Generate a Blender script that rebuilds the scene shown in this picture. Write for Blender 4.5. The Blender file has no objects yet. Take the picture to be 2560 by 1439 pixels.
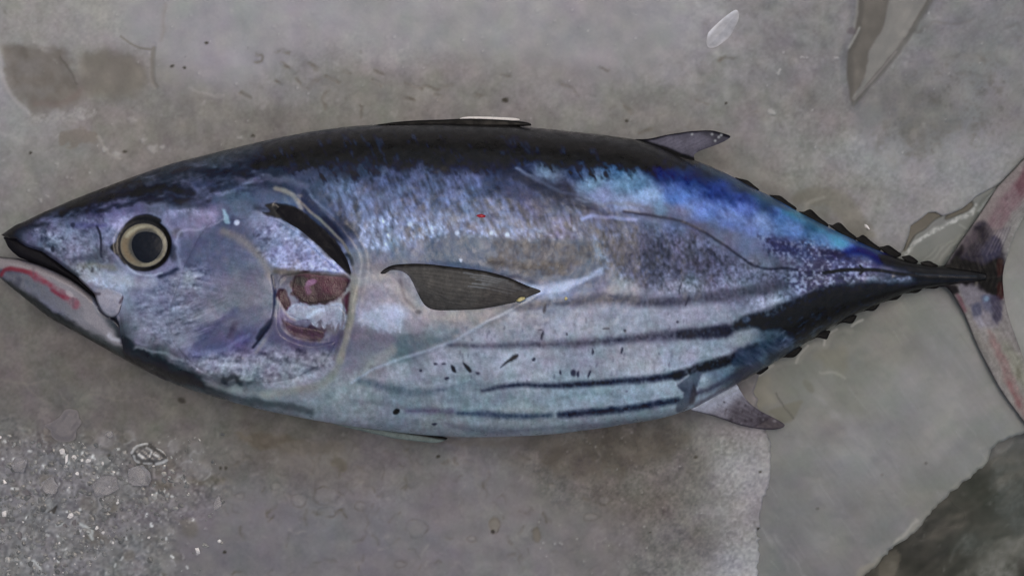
import bpy, bmesh, math, time
import numpy as np
from mathutils import Vector
T0 = time.time()

# ---- camera, sky, sun, exposure ----------------------------------------------
SC = bpy.context.scene
COL = SC.collection
S = 0.00025          # metres per plan unit
CAMH = 1.5           # camera height above the ice
cam = bpy.data.cameras.new('camera'); CAM = bpy.data.objects.new('camera', cam); COL.objects.link(CAM)
CAM.location = (0, 0, CAMH); CAM.rotation_euler = (0, 0, 0)
cam.sensor_width = 36; cam.lens = 36 * CAMH / (2560 * S); cam.clip_start = .05; cam.clip_end = 50
SC.camera = CAM
SUN_EL, SUN_AZ = math.radians(80), math.radians(15)     # azimuth clockwise from +Y (top of the picture)
W = bpy.data.worlds.new('World'); SC.world = W; W.use_nodes = True
wn = W.node_tree; bg = wn.nodes['Background']
sky = wn.nodes.new('ShaderNodeTexSky'); sky.sky_type = 'NISHITA'; sky.sun_disc = False
sky.sun_elevation = SUN_EL; sky.sun_rotation = SUN_AZ; sky.air_density = 1.0; sky.dust_density = 8.0; sky.ozone_density = .6
wn.links.new(sky.outputs[0], bg.inputs[0]); bg.inputs[1].default_value = .15
sun = bpy.data.lights.new('sun', 'SUN'); sun.energy = .8; sun.angle = math.radians(50); sun.color = (1, .95, .9)
SUN = bpy.data.objects.new('sun', sun); COL.objects.link(SUN)
d = Vector((math.sin(SUN_AZ) * math.cos(SUN_EL), math.cos(SUN_AZ) * math.cos(SUN_EL), math.sin(SUN_EL)))
SUN.rotation_euler = d.to_track_quat('Z', 'Y').to_euler(); SUN.location = d * 2
SC.view_settings.view_transform = 'Standard'; SC.view_settings.look = 'None'
SC.view_settings.gamma = 1; SC.view_settings.exposure = -.80

# ---- procedural pigment maps -------------------------------------------------
# Natural markings are computed on a plan grid (unit: 1/4 mm of the fish) and
# stored on the meshes as a colour attribute: mostly reflectance, with some shade and glints painted in.
CX0, CY0, CELL = -280.0, -280.0, 2.0
CW, CH = 1560, 1000
GX, GY = np.meshgrid(CX0 + (np.arange(CW) + .5) * CELL, CY0 + (np.arange(CH) + .5) * CELL)
GX = GX.astype(np.float32); GY = GY.astype(np.float32)
RS = np.random.RandomState

def vnoise(u, v, seed):
    t = RS(seed).rand(256, 256).astype(np.float32)
    iu = np.floor(u).astype(np.int32); iv = np.floor(v).astype(np.int32)
    fu = u - iu; fv = v - iv
    fu = fu * fu * (3 - 2 * fu); fv = fv * fv * (3 - 2 * fv)
    a = iu & 255; b = iv & 255; a1 = (a + 1) & 255; b1 = (b + 1) & 255
    return ((t[b, a] * (1 - fu) + t[b, a1] * fu) * (1 - fv) + (t[b1, a] * (1 - fu) + t[b1, a1] * fu) * fv) * 2 - 1

def fbm(sx, sy=None, seed=1, octv=4, ang=0, X=None, Y=None, gain=.5):
    sy = sy or sx
    X = GX if X is None else X; Y = GY if Y is None else Y
    c, s = math.cos(math.radians(ang)), math.sin(math.radians(ang))
    u = (X * c + Y * s) / sx + 37.3; v = (-X * s + Y * c) / sy + 11.7
    r = 0; a = 1; tot = 0
    for k in range(octv):
        r = r + a * vnoise(u, v, seed * 13 + k); tot += a * .6
        a *= gain; u = u * 2.03 + 5.1; v = v * 2.03 + 9.2
    return np.clip(r / tot, -1.6, 1.6)

def sstep(a, b, x):
    t = np.clip((x - a) / (b - a), 0, 1)
    return t * t * (3 - 2 * t)

def box(pts, pad):
    p = np.array(pts, float)
    x0 = max(0, int((p[:, 0].min() - pad - CX0) / CELL)); x1 = min(CW, int((p[:, 0].max() + pad - CX0) / CELL) + 2)
    y0 = max(0, int((p[:, 1].min() - pad - CY0) / CELL)); y1 = min(CH, int((p[:, 1].max() + pad - CY0) / CELL) + 2)
    return slice(y0, max(y1, y0 + 1)), slice(x0, max(x1, x0 + 1))

def smooth_pts(pts, n=6, closed=False):
    p = np.array(pts, float)
    if len(p) < 3: return p
    if closed: q = np.vstack([p[-1], p, p[0], p[1]])
    else: q = np.vstack([2 * p[0] - p[1], p, 2 * p[-1] - p[-2]])
    out = []
    for i in range(1, len(q) - 2):
        for t in np.arange(n) / n:
            out.append(.5 * ((2 * q[i]) + (-q[i - 1] + q[i + 1]) * t + (2 * q[i - 1] - 5 * q[i] + 4 * q[i + 1] - q[i + 2]) * t * t + (-q[i - 1] + 3 * q[i] - 3 * q[i + 1] + q[i + 2]) * t ** 3))
    if not closed: out.append(p[-1])
    return np.array(out)

def seg_dist(P, X, Y, closed=False):
    """distance to polyline, and the blended third column (width) of the nearest point"""
    best = np.full(X.shape, 1e9, np.float32); wid = np.zeros(X.shape, np.float32); tt = np.zeros(X.shape, np.float32)
    n = len(P); m = n if closed else n - 1
    for i in range(m):
        a = P[i]; b = P[(i + 1) % n]
        dx, dy = b[0] - a[0], b[1] - a[1]; L = dx * dx + dy * dy + 1e-9
        t = np.clip(((X - a[0]) * dx + (Y - a[1]) * dy) / L, 0, 1)
        d = (X - a[0] - t * dx) ** 2 + (Y - a[1] - t * dy) ** 2
        k = d < best
        best = np.where(k, d, best)
        if P.shape[1] > 2: wid = np.where(k, a[2] + (b[2] - a[2]) * t, wid)
        tt = np.where(k, (i + t) / m, tt)
    return np.sqrt(best), wid, tt

def inside(P, X, Y):
    r = np.zeros(X.shape, bool); n = len(P)
    for i in range(n):
        x1, y1 = P[i][:2]; x2, y2 = P[(i + 1) % n][:2]
        if y1 == y2: continue
        c = ((y1 > Y) != (y2 > Y)) & (X < (x2 - x1) * (Y - y1) / (y2 - y1) + x1)
        r ^= c
    return r

def sdf(P, X, Y):
    d = seg_dist(np.array(P)[:, :2], X, Y, True)[0]
    return np.where(inside(P, X, Y), d, -d)

WN = {}
def warp(amp, size):
    if size not in WN: WN[size] = (fbm(size, seed=91, octv=3), fbm(size, seed=92, octv=3))
    return WN[size][0] * amp, WN[size][1] * amp

def m_poly(pts, f=6, wamp=0, wsize=24, sm=True):
    P = smooth_pts(pts, 5, True) if sm else np.array(pts, float)
    s = box(P, f + wamp * 2 + 4); X = GX[s]; Y = GY[s]
    if wamp:
        wx, wy = warp(wamp, wsize); X = X + wx[s]; Y = Y + wy[s]
    return s, sstep(-f, f, sdf(P, X, Y))

def m_line(pts, w=4, f=3, wamp=0, wsize=24, taper=False, sm=True):
    P = np.array([(p[0], p[1], p[2] if len(p) > 2 else w) for p in pts], float)
    if sm: P = smooth_pts(P, 5)
    s = box(P, P[:, 2].max() + f + wamp * 2 + 4); X = GX[s]; Y = GY[s]
    if wamp:
        wx, wy = warp(wamp, wsize); X = X + wx[s]; Y = Y + wy[s]
    d, wd, t = seg_dist(P, X, Y)
    if taper: wd = wd * np.clip(4 * t * (1 - t), .05, 1) ** .5
    return s, 1 - sstep(-f, f, d - wd)

def m_blob(x, y, rx, ry=None, ang=0, f=.35, wamp=0, wsize=24):
    ry = ry or rx; r = max(rx, ry) * (1 + f)
    s = box([(x - r, y - r), (x + r, y + r)], 4 + wamp * 2); X = GX[s] - x; Y = GY[s] - y
    if wamp:
        wx, wy = warp(wamp, wsize); X = X + wx[s]; Y = Y + wy[s]
    c, q = math.cos(math.radians(ang)), math.sin(math.radians(ang))
    d = np.sqrt(((X * c + Y * q) / rx) ** 2 + ((-X * q + Y * c) / ry) ** 2)
    return s, 1 - sstep(1 - f, 1 + f, d)

def lay(img, sm, colour, k=1.0, noise=None):
    s, m = sm
    m = m * k
    if noise is not None: m = np.clip(m * noise[s], 0, 1)
    img[s] = img[s] * (1 - m[..., None]) + np.array(colour, np.float32) * m[..., None]

def field(ctrl, p=3.0, eps=18.0, X=None, Y=None):
    """smooth blend of scattered colour samples (Shepard), on a coarse lattice"""
    st = 6
    X = GX[::st, ::st]; Y = GY[::st, ::st]
    num = np.zeros(X.shape + (3,), np.float64); den = np.zeros(X.shape, np.float64)
    for x, y, r, g, b in ctrl:
        w = 1.0 / (((X - x) * .8) ** 2 + ((Y - y) * 1.15) ** 2 + eps * eps) ** (p / 2 + .4)
        num += w[..., None] * np.array((r, g, b)); den += w
    c = (num / den[..., None]).astype(np.float32)
    # bilinear back to full size
    yy = np.clip((np.arange(CH)) / st, 0, c.shape[0] - 1.001); xx = np.clip((np.arange(CW)) / st, 0, c.shape[1] - 1.001)
    y0 = yy.astype(int); x0 = xx.astype(int); fy = (yy - y0)[:, None, None].astype(np.float32); fx = (xx - x0)[None, :, None].astype(np.float32)
    a = c[y0] * (1 - fy) + c[y0 + 1] * fy
    return a[:, x0] * (1 - fx) + a[:, x0 + 1] * fx

def ctrl(txt):
    v = [float(t) for t in txt.replace(';', ' ').replace(',', ' ').replace(':', ' ').split()]
    return [tuple(v[i:i + 5]) for i in range(0, len(v), 5)]
def pts(txt, n=2):
    v = [float(t) for t in txt.replace(',', ' ').split()]
    return [tuple(v[i:i + n]) for i in range(0, len(v), n)]

EYE = (359, 613)
OPERC = pts('560 500 640 505 708 515 767 546 820 595 861 650 877 690 872 730 868 765 866 800 852 852 838 893 812 925 772 948 700 968 600 975 520 960 470 925 440 880 470 800 520 700 540 600')
LIP_UP = pts('4 588 22 598 41 602 67 617 105 629 137 651 166 673 198 696 224 724 236 735')
JAWTOP = pts('-30 638 0 641 48 646 96 660 134 675 179 698 204 715 228 735')

FISH_CTRL = '''
15 588 30 30 36; 60 562 48 48 58; 120 540 62 62 80; 200 503 36 34 38; 260 478 38 36 40; 330 453 48 48 56; 400 428 52 53 62; 480 403 54 55 64; 560 383 52 54 62
90 590 92 95 118; 160 585 118 116 138; 200 560 98 96 124; 250 560 108 106 134; 200 620 130 125 142; 150 632 112 110 128; 250 645 108 105 120; 270 590 122 120 145; 300 560 150 146 178; 280 530 105 100 135; 240 530 70 66 95
220 675 118 113 118; 270 700 152 150 166; 310 712 172 170 186; 250 720 140 136 148; 350 715 128 125 145; 400 700 122 120 142; 440 655 118 116 140; 440 600 118 112 142; 480 570 138 130 158; 430 535 118 114 142; 380 520 98 95 118; 340 525 90 88 118
440 498 50 50 66; 380 490 44 42 50; 500 500 74 74 98; 520 545 142 134 160; 560 560 86 90 118; 600 515 98 104 126; 640 490 84 92 116; 560 450 58 60 78; 640 440 52 54 72; 700 420 44 46 60; 640 400 44 46 58
500 620 104 100 140; 560 640 110 105 130; 520 690 122 117 142; 470 700 140 137 152; 420 760 134 132 152; 380 820 140 138 152; 350 860 128 126 138; 460 850 140 137 150; 520 780 130 126 140; 600 720 132 122 136; 650 700 128 116 132; 580 800 138 132 142
560 830 108 102 132; 630 770 142 134 144; 610 840 92 84 128; 540 860 94 90 128; 500 878 110 108 138; 520 905 138 136 148; 600 915 145 143 152; 650 860 122 118 136; 700 900 138 134 146; 760 920 142 138 146; 820 900 136 128 136; 440 910 104 104 110; 390 895 84 85 88; 360 885 60 62 64
520 950 112 114 116; 600 965 116 118 118; 450 938 52 54 54; 330 872 50 52 54; 260 842 66 68 70; 300 870 30 32 33; 400 915 42 44 45; 540 975 46 48 48
650 560 136 136 162; 700 590 146 146 172; 740 560 118 120 146; 760 620 150 146 178; 800 640 146 142 172; 840 672 150 148 185; 700 640 166 160 196; 720 690 112 98 104; 705 720 124 114 126; 640 600 112 110 140; 600 590 100 98 124
720 810 118 104 128; 760 850 100 88 112; 820 860 104 96 120; 850 830 120 110 118
700 970 146 142 146; 760 960 148 140 145; 850 955 146 142 142
888 720 148 136 134; 920 690 150 142 144; 940 750 148 140 148; 910 655 126 122 128; 980 780 180 180 196; 940 785 166 164 178; 1000 740 140 132 136
950 855 128 120 128; 900 870 122 114 124; 1050 858 112 120 124; 1010 880 104 116 122; 1120 835 132 136 142; 930 905 148 144 142; 1050 800 152 144 148; 1150 800 142 135 134; 1200 790 130 125 122
600 378 50 52 58; 740 380 22 22 30; 800 360 24 24 30; 900 345 28 28 31; 1000 338 28 30 31; 1200 340 27 28 29; 1400 360 22 24 26; 1500 380 14 16 20; 1560 395 13 15 20; 1600 372 34 35 38; 1700 400 46 48 52; 1760 422 50 52 64; 1860 470 46 62 98; 1920 500 56 86 122; 1000 380 18 19 25; 1200 385 17 19 26; 1400 395 18 20 34
740 445 68 71 92; 860 415 44 47 64; 860 470 98 104 130; 960 430 78 84 112; 1060 435 84 90 120; 1160 445 95 99 130; 1160 412 40 42 68; 1260 450 64 70 102; 1000 398 30 32 46; 1100 400 24 26 38; 1260 405 22 24 42
900 520 110 114 142; 950 580 148 148 174; 1000 560 128 130 156; 1050 500 98 103 132; 1100 560 132 136 160; 1150 500 104 109 138; 1200 590 132 133 157; 1250 520 112 113 140; 1300 570 122 119 142; 1350 520 102 98 122; 1300 475 76 76 102; 1400 570 112 106 130; 1450 520 94 91 116; 1400 475 64 64 90; 1350 455 52 52 82
840 575 60 62 84; 800 520 84 87 110; 800 480 80 85 106; 960 610 160 160 182
1000 622 108 113 134; 940 640 116 114 128; 1100 610 92 104 134; 1150 622 86 96 126; 1200 650 82 90 118; 1100 642 98 104 124; 1250 625 72 74 100; 1300 640 66 66 86; 1380 640 70 70 90; 1440 632 82 84 106; 1240 655 66 62 78; 1350 665 72 73 92; 1450 675 96 102 122; 1480 650 106 112 134
1540 560 92 93 116; 1600 600 98 92 115; 1560 640 72 68 90; 1650 640 84 78 100; 1700 620 102 96 120; 1750 650 96 90 115; 1800 660 102 98 122; 1850 690 124 121 145; 1600 680 86 82 106; 1700 685 98 95 116; 1900 690 118 114 136; 1500 690 110 112 136
1310 415 44 52 88; 1360 442 118 140 172; 1450 432 50 66 108; 1480 458 106 138 172; 1540 425 56 92 140; 1560 460 98 136 174; 1600 450 82 126 166; 1620 490 138 168 215; 1500 490 122 132 176; 1560 512 138 150 192; 1660 432 26 44 120; 1720 455 34 62 148; 1780 480 38 68 156; 1690 488 82 124 214; 1760 522 98 132 218; 1700 532 122 126 168; 1640 532 124 122 146; 1850 500 56 92 190; 1830 545 112 134 206; 1900 562 130 150 216; 1880 612 120 126 160; 1820 600 122 122 148; 1760 580 112 108 134; 1960 540 72 118 192; 1980 580 90 130 200; 2040 570 60 112 160; 2060 600 84 132 192; 2100 612 88 148 205; 2120 632 52 84 182; 2160 622 30 42 134; 2200 645 26 30 100; 1640 418 16 22 60; 1740 432 30 46 94; 1860 520 90 120 210
1960 612 74 74 120; 2040 632 86 88 130; 2090 640 58 50 96; 1900 652 126 122 142; 1960 660 104 102 124; 2050 662 84 80 106; 2100 662 98 98 130; 2160 662 108 104 138; 2220 668 92 88 112; 2260 676 72 70 86; 2250 655 26 26 30; 2300 668 22 22 24; 2350 690 26 26 28; 2300 700 46 46 52
1560 718 146 140 148; 1700 712 144 140 154; 1850 706 144 144 166; 1400 720 132 138 165; 1450 805 156 155 164; 1600 795 156 155 165; 1300 810 148 144 152; 1200 845 154 152 160; 1600 900 164 161 166; 1300 910 164 162 170; 1100 895 154 154 162; 1000 925 150 150 156; 1450 1000 138 150 156; 1200 1000 130 139 142; 1600 985 140 152 158; 1000 1005 124 132 135; 1760 790 156 154 164; 1700 885 162 162 172
900 1000 140 143 144; 1100 1060 132 134 134; 1300 1060 138 140 140; 1500 1048 132 136 138; 800 1020 140 144 144; 700 1010 118 122 122; 860 975 146 148 148; 620 1000 100 104 104; 1620 1035 128 138 140; 1800 880 150 156 164; 1850 850 146 148 154
1880 895 78 90 108; 1900 872 82 98 116; 1950 850 66 80 96; 1980 825 52 62 74; 1750 955 140 152 156; 1800 930 104 122 134
2050 780 20 20 26; 2100 760 16 16 20; 2150 742 18 18 22; 2000 845 26 30 34; 2050 820 28 30 32; 2200 722 24 24 28; 2250 708 60 60 74; 1950 890 46 52 60; 2100 790 34 36 38; 1860 940 56 58 66
2170 700 116 112 128; 2050 708 104 100 118; 2000 738 126 132 156; 1940 770 150 152 166; 2060 725 60 60 74; 2120 715 70 68 80
'''

def paint_fish():
    C = field(ctrl(FISH_CTRL), p=3.4, eps=14)
    n1 = fbm(26, seed=3); n2 = fbm(9, seed=5, octv=3); n3 = fbm(5, seed=8, octv=2)
    # big soft mottling
    C *= (1 + .05 * n1 + .05 * n2)[..., None]
    body = sstep(640, 760, GX)
    # myomere speckle: short slanted flecks of silver on the flank
    fl = fbm(10, 26, seed=21, octv=3, ang=-24)
    fl2 = fbm(7, 14, seed=22, octv=3, ang=-20)
    zone = m_full(pts('790 470 860 420 1000 410 1200 405 1330 440 1480 500 1560 560 1480 640 1300 612 1200 604 1080 606 960 632 900 620 830 520'), 26, 10)
    C *= (1 + zone * (.18 * fl + .15 * fl2))[..., None]
    z2 = m_full(pts('900 560 980 540 1100 552 1200 562 1330 575 1320 600 1200 606 1100 600 1040 600 960 628 900 612'), 14, 10)
    C += (z2 * np.clip(fl2 * .8 + n3 * .7, 0, 1.5) * 34)[..., None] * np.array((1, 1, 1.08))
    # dark back breaking up into the silver
    back = m_full(pts('640 350 760 320 1000 300 1300 300 1620 340 1680 420 1560 418 1400 400 1290 398 1180 402 1000 395 900 402 820 412 760 402 700 416 660 408'), 8, 13, 18)
    bd = np.clip(.62 + .5 * fl2 + .25 * n2, 0, 1)
    C = C * (1 - (.40 * back * bd)[..., None]) + np.array((16, 17, 22)) * (.40 * back * bd)[..., None]
    fringe = m_full(pts('680 400 800 385 1000 380 1300 385 1500 400 1620 425 1480 450 1320 420 1180 440 1000 430 860 452 760 450'), 10, 8, 18)
    C = C * (1 - (fringe * np.clip(fl * 1.2 + .1, 0, .75))[..., None]) + np.array((20, 21, 36)) * (fringe * np.clip(fl * 1.2 + .1, 0, .75))[..., None]
    bk = '640 300 900 280 1300 280 1620 320 1740 392 1700 408 1600 420 1500 412 1420 404 1300 400 1240 404 1150 412 1050 408 980 414 900 408 830 412 760 420 720 408 680 410'
    lay(C, m_poly(pts(bk), 12, 14, 16), (17, 18, 23), .82, .9 + .35 * fl2)
    bf = m_full(pts('640 380 760 350 900 335 1100 335 1300 350 1500 380 1480 410 1300 404 1000 412 800 425 680 420'), 16, 10)
    lay(C, (np.s_[:, :], bf * np.clip(fl * 1.5 - .35, 0, 1)), (58, 61, 80), .6)
    lay(C, m_line(pts('1240 420 1300 440 1360 470 1420 496 1470 520'), 13, 12, 8), (46, 44, 62), .7, .8 + .6 * fl)
    lay(C, m_line(pts('1230 450 1280 480 1330 500 1400 520'), 13, 14, 8), (70, 68, 92), .5, .8 + .8 * fl)
    # head mottling above the eye
    hd = m_full(pts('60 560 200 500 360 440 560 385 660 400 650 470 560 500 440 505 330 510 200 545 110 575'), 8, 8)
    C *= (1 - hd * np.clip(.28 * fbm(34, 12, seed=31, ang=-16) + .2 * n2, -.35, .5))[..., None]
    hn = fbm(30, 11, seed=33, ang=-12)
    C += (hd * np.clip(hn - .25, 0, 1) * 34)[..., None] * np.array((.95, .98, 1.1))
    for p, w, c, k in (('150 530 240 498 330 478 420 470 480 478', 9, (30, 28, 34), .75), ('250 530 320 505 400 492 470 498', 7, (34, 32, 46), .7),
                       ('400 440 480 425 560 432 620 438', 10, (34, 35, 46), .6), ('480 455 560 470 640 480', 6, (60, 66, 92), .6),
                       ('640 410 700 402 760 398', 10, (18, 18, 28), .7), ('590 445 640 452 700 448 760 470', 5, (96, 90, 112), .55),
                       ('660 436 720 446 760 468 800 500', 3, (120, 120, 140), .4)):
        lay(C, m_line(pts(p), w, 7, 7, 24), c, k)
    lay(C, m_line(pts('6 588 60 556 128 522 192 495 262 468 330 444', 2), 8, 8), (28, 27, 29), .75)
    lay(C, m_line(pts('470 398 600 368 712 341 825 323 946 312'), 9, 8), (60, 60, 60), .5)  # grey sky sheen painted along the edge of the back
    # snout pale scales
    sn = m_full(pts('60 580 150 560 260 540 300 560 290 640 220 690 140 645'), 14, 10)
    C += (sn * (n2 * 12 + n3 * 9))[..., None]
    lay(C, m_line(pts('243 565 252 590 253 640'), 2.6, 2.5, 2), (44, 42, 60), .85)
    lay(C, m_line(pts('180 560 220 566 262 560'), 5, 5, 4), (86, 82, 128), .5)
    lay(C, m_blob(182, 562, 6), (60, 58, 80), .8)
    lay(C, m_blob(132, 622, 5, 8), (52, 50, 66), .8)
    lay(C, m_line(pts('190 650 230 640 262 625'), 9, 8, 6), (82, 78, 92), .55)
    lay(C, m_line(pts('205 690 250 700 310 700 350 712 380 705'), 12, 10, 4), (176, 172, 182), .55)
    lay(C, m_line(pts('200 668 240 665 285 668'), 6, 8, 4), (138, 128, 116), .6)
    for q, w_, c, k in (('196 676 230 678 262 690 300 706 330 712', 9, (178, 176, 184), .7), ('215 700 250 708 290 716 320 722', 7, (190, 192, 206), .6), ('430 700 470 690 500 680 505 664', 11, (166, 164, 176), .5), ('370 740 410 730 460 720 500 712', 8, (160, 158, 172), .45),
                       ('320 545 300 560 290 575', 7, (170, 166, 200), .5), ('420 540 470 530 520 540 524 552', 9, (160, 150, 180), .5), ('130 590 170 600 210 610', 10, (150, 150, 172), .45), ('90 575 110 590 150 600', 4, (168, 170, 190), .5)):
        lay(C, m_line(pts(q), w_, 9, 8), c, k, .7 + .6 * n2 + .4 * n3)
    # ring round the eye
    lay(C, m_blob(EYE[0] + 2, EYE[1] - 2, 78, 77, 0, .12, 3), (124, 122, 146), .55)
    lay(C, m_line([(EYE[0] + 1 + 62 * math.cos(t), EYE[1] - 1 + 58 * math.sin(t)) for t in np.linspace(-3.1, 2.6, 26)], 8, 3, .6), (20, 20, 28), .95)
    lay(C, m_line(pts('318 566 340 548 370 542 396 552'), 7, 3, 1), (24, 25, 38), .95)
    lay(C, m_poly(pts('276 620 288 606 304 604 306 636 296 640'), 4, 1), (22, 21, 30), .95)
    lay(C, m_line(pts('400 690 424 682 440 672'), 5, 5, 3), (52, 56, 80), .8)
    lay(C, m_line(pts('316 662 330 676 350 686 380 688 404 682'), 2.5, 2.5), (176, 178, 194), .6)
    lay(C, m_blob(442, 584, 12, 14, 0, .5, 3), (100, 92, 104), .7)
    lay(C, m_blob(434, 630, 9, 20, 0, .5, 3), (52, 52, 66), .7)
    lay(C, m_line(pts('440 610 446 580 480 575 520 568 560 545'), 3, 3, 4), (172, 165, 190), .5)
    lay(C, m_line(pts('444 600 452 680 450 720', 2), 4, 5, 4), (148, 146, 172), .5)
    # fan of fine ridges on the cheek
    fx, fy = 470, 640
    a = np.arctan2(GY - fy, GX - fx); r = np.hypot(GX - fx, GY - fy)
    cheek = m_full(pts('470 600 560 590 635 628 676 695 684 775 660 820 560 830 480 860 420 800 440 700'), 20, 6)
    lines = fbm(60, 3.2, seed=41, octv=2, ang=12)
    lines2 = fbm(60, 3.2, seed=42, octv=2, ang=-22)
    C += (cheek * np.where(GY > 740, lines2, lines) * 8)[..., None] * np.array((1.1, 1, .95))
    C += (cheek * fbm(70, 16, seed=43, octv=3, ang=-18) * 9)[..., None] * np.array((1.15, 1, .8))
    lay(C, m_poly(pts('460 620 520 596 560 600 540 650 500 690 462 660'), 14, 8), (92, 90, 122), .5)
    lay(C, m_poly(pts('450 600 560 560 640 575 690 640 680 700 600 700 540 690 470 660'), 24, 10), (94, 96, 118), .55)
    lay(C, m_poly(pts('560 700 660 680 684 740 660 790 600 800 540 770'), 22, 10), (120, 118, 126), .5)
    sil = m_full(pts('330 760 420 690 500 660 520 700 490 740 500 790 430 870 350 840'), 22, 10)
    C += (sil * (fbm(20, 7, seed=44, ang=-10) * 20 + n3 * 9))[..., None]
    lay(C, m_line(pts('590 780 550 808 520 840 490 862', 2), 9, 9, 6), (86, 84, 116), .6)
    lay(C, m_poly(pts('560 800 640 762 678 775 664 820 640 852 600 840 560 862 500 870'), 12, 7), (104, 99, 120), .55)
    lay(C, m_blob(582, 826, 9, 16, 25, .7, 6), (84, 66, 88), .6)
    lay(C, m_line(pts('620 840 600 850 560 872 520 880'), 5, 4, 3), (130, 130, 160), .5)
    # preopercle margin
    lay(C, m_line(pts('560 580 600 598 636 626 660 655 678 690', 2), 9, 9, 2), (138, 122, 118), .6)
    lay(C, m_line(pts('680 690 688 730 684 780 674 815 650 846 632 868'), 3, 2.5, 1), (60, 58, 78), .8)
    lay(C, m_line(pts('686 720 687 760'), 4, 3, 1), (44, 48, 84), .8)
    lay(C, m_line(pts('676 806 660 826 645 846'), 7, 4, 2), (44, 44, 62), .75)
    lay(C, m_line(pts('694 740 690 790 676 830 640 880'), 4, 4, 1), (150, 140, 142), .6)
    # white lamella above the torn gill cover
    lay(C, m_poly(pts('655 640 700 648 760 655 830 662 872 684 858 692 800 680 740 672 690 664'), 7, 6, 14), (176, 172, 205), .7, .6 + .5 * np.clip(n2 + n3, -1, 1))
    op = m_full(pts('640 560 720 560 780 590 850 670 800 680 700 660 650 630'), 14, 8)
    C += (op * (n2 * 16 + n3 * 14))[..., None]
    lay(C, m_poly(pts('556 520 570 540 575 556 560 552'), 3, 3), (160, 185, 200), .7)
    lay(C, m_blob(592, 556, 7), (196, 200, 220), .8)
    lay(C, m_line(pts('540 500 590 490 640 500 690 492 740 508'), 9, 8, 6), (82, 96, 122), .6)
    # tan rim around the opening
    lay(C, m_line(pts('690 470 720 480 744 502 752 520', 2), 6, 4, 2), (142, 132, 124), .8)
    lay(C, m_poly(pts('752 500 762 470 776 492 800 520 826 548 850 580 862 606 850 606 826 596 800 570 772 544'), 4, 3, 16), (62, 64, 86), .9)
    lay(C, m_poly(pts('800 545 820 545 846 575 854 600 838 598 815 580'), 5, 2), (42, 43, 62), .7)
    lay(C, m_line(pts('776 486 806 516 836 540', 2), 3, 3, 2), (118, 120, 140), .6)
    # black slit: the dark of the gap painted in
    slit = '676 508 708 510 742 516 768 538 794 562 826 590 852 622 870 656 876 684 866 682 848 660 824 634 800 616 776 590 746 568 716 552 700 540 672 536 700 530 716 528'
    lay(C, m_line(pts('640 520 670 526 700 532 730 545'), 5, 8, 4), (40, 44, 62), .7)
    lay(C, m_poly(pts('656 534 677 528 664 512 700 510 730 515 750 524 772 540 796 562 824 588 850 618 872 660 878 690 866 680 848 662 826 640 800 614 766 586 733 562 700 547'), 4, 2, 16), (3, 3, 5), 1)
    lay(C, m_line(pts('776 590 800 612 830 646'), 5, 6, 3), (30, 30, 38), .6)
    lay(C, m_blob(768, 584, 14, 14, 0, .5, 4), (64, 64, 78), .7)
    lay(C, m_line(pts('640 530 676 542 712 558 746 574'), 3, 4, 3), (150, 144, 160), .35)
    lay(C, m_line(pts('744 498 768 522 802 550 834 581 860 611 876 640 884 672', 2), 3.5, 2.5, 1), (134, 120, 110), .85)
    lay(C, m_line(pts('866 636 876 644 882 660'), 5, 3), (44, 44, 52), .7)
    # red gill showing through
    lay(C, m_poly(pts('735 690 760 680 800 684 868 692 868 716 852 742 838 752 812 758 790 762 762 762 744 748 728 728'), 4, 5, 16), (74, 34, 48), .97)
    lay(C, m_poly(pts('800 690 866 696 864 716 850 738 822 734 800 716'), 8, 4), (96, 48, 62), .8)
    lay(C, m_line(pts('690 676 740 684 800 684 866 692'), 7, 5, 3), (112, 96, 90), .75)
    lay(C, m_blob(752, 700, 16, 12, 0, .5, 4), (50, 42, 44), .8)
    lay(C, m_blob(778, 706, 15, 9, -10, .3, 3), (142, 124, 134), .85)
    lay(C, m_line(pts('766 715 772 730'), 6, 3, 2), (128, 104, 116), .7)
    lay(C, m_poly(pts('700 722 715 730 728 756 724 778 712 776 700 758 692 740'), 3, 3, 16), (80, 40, 56), .95)
    lay(C, m_poly(pts('856 744 874 730 872 776 862 784 858 760'), 4, 2), (96, 58, 66), .9)
    lay(C, m_poly(pts('700 796 728 806 750 812 790 818 815 826 808 850 780 852 742 846 716 830'), 5, 6, 16), (74, 44, 62), .92, .8 + .3 * n2)
    lay(C, m_poly(pts('680 800 720 820 740 850 820 850 856 820 860 850 820 872 740 862 670 850'), 12, 6), (92, 78, 106), .6)
    lay(C, m_poly(pts('724 768 740 756 790 764 850 758 864 780 866 800 856 822 850 822 845 808 834 828 826 806 812 822 800 800 790 818 775 802 750 800 730 792 718 786'), 3, 4, 12), (166, 166, 180), .95, .9 + .15 * n3)
    lay(C, m_line(pts('770 790 800 776 812 774'), 5, 4, 3), (192, 198, 216), .7)
    lay(C, m_line(pts('694 745 706 770 724 792 738 800'), 2.5, 2, 1), (168, 150, 150), .7)
    bl = m_full(pts('440 890 560 880 700 870 820 880 830 910 760 950 600 965 480 940'), 16, 10)
    C += (bl * (fbm(26, 10, seed=51, ang=8) * 17 + n2 * 13 + n3 * 8))[..., None] * np.array((1.02, 1, .95))
    lay(C, m_line(pts('420 905 470 922 520 940 580 955 640 958'), 9, 8, 9), (72, 74, 78), .6, .7 + .5 * n2)
    lay(C, m_line(pts('560 948 590 938 600 960'), 6, 5, 4), (60, 62, 64), .7)
    # chin and throat: dark olive line under pale skin, partly painted shade
    lay(C, m_line(pts('30 716 96 768 160 806 230 846 300 884 380 922 450 950 520 968', 2), 12, 9, 5), (26, 29, 29), .85)
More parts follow.
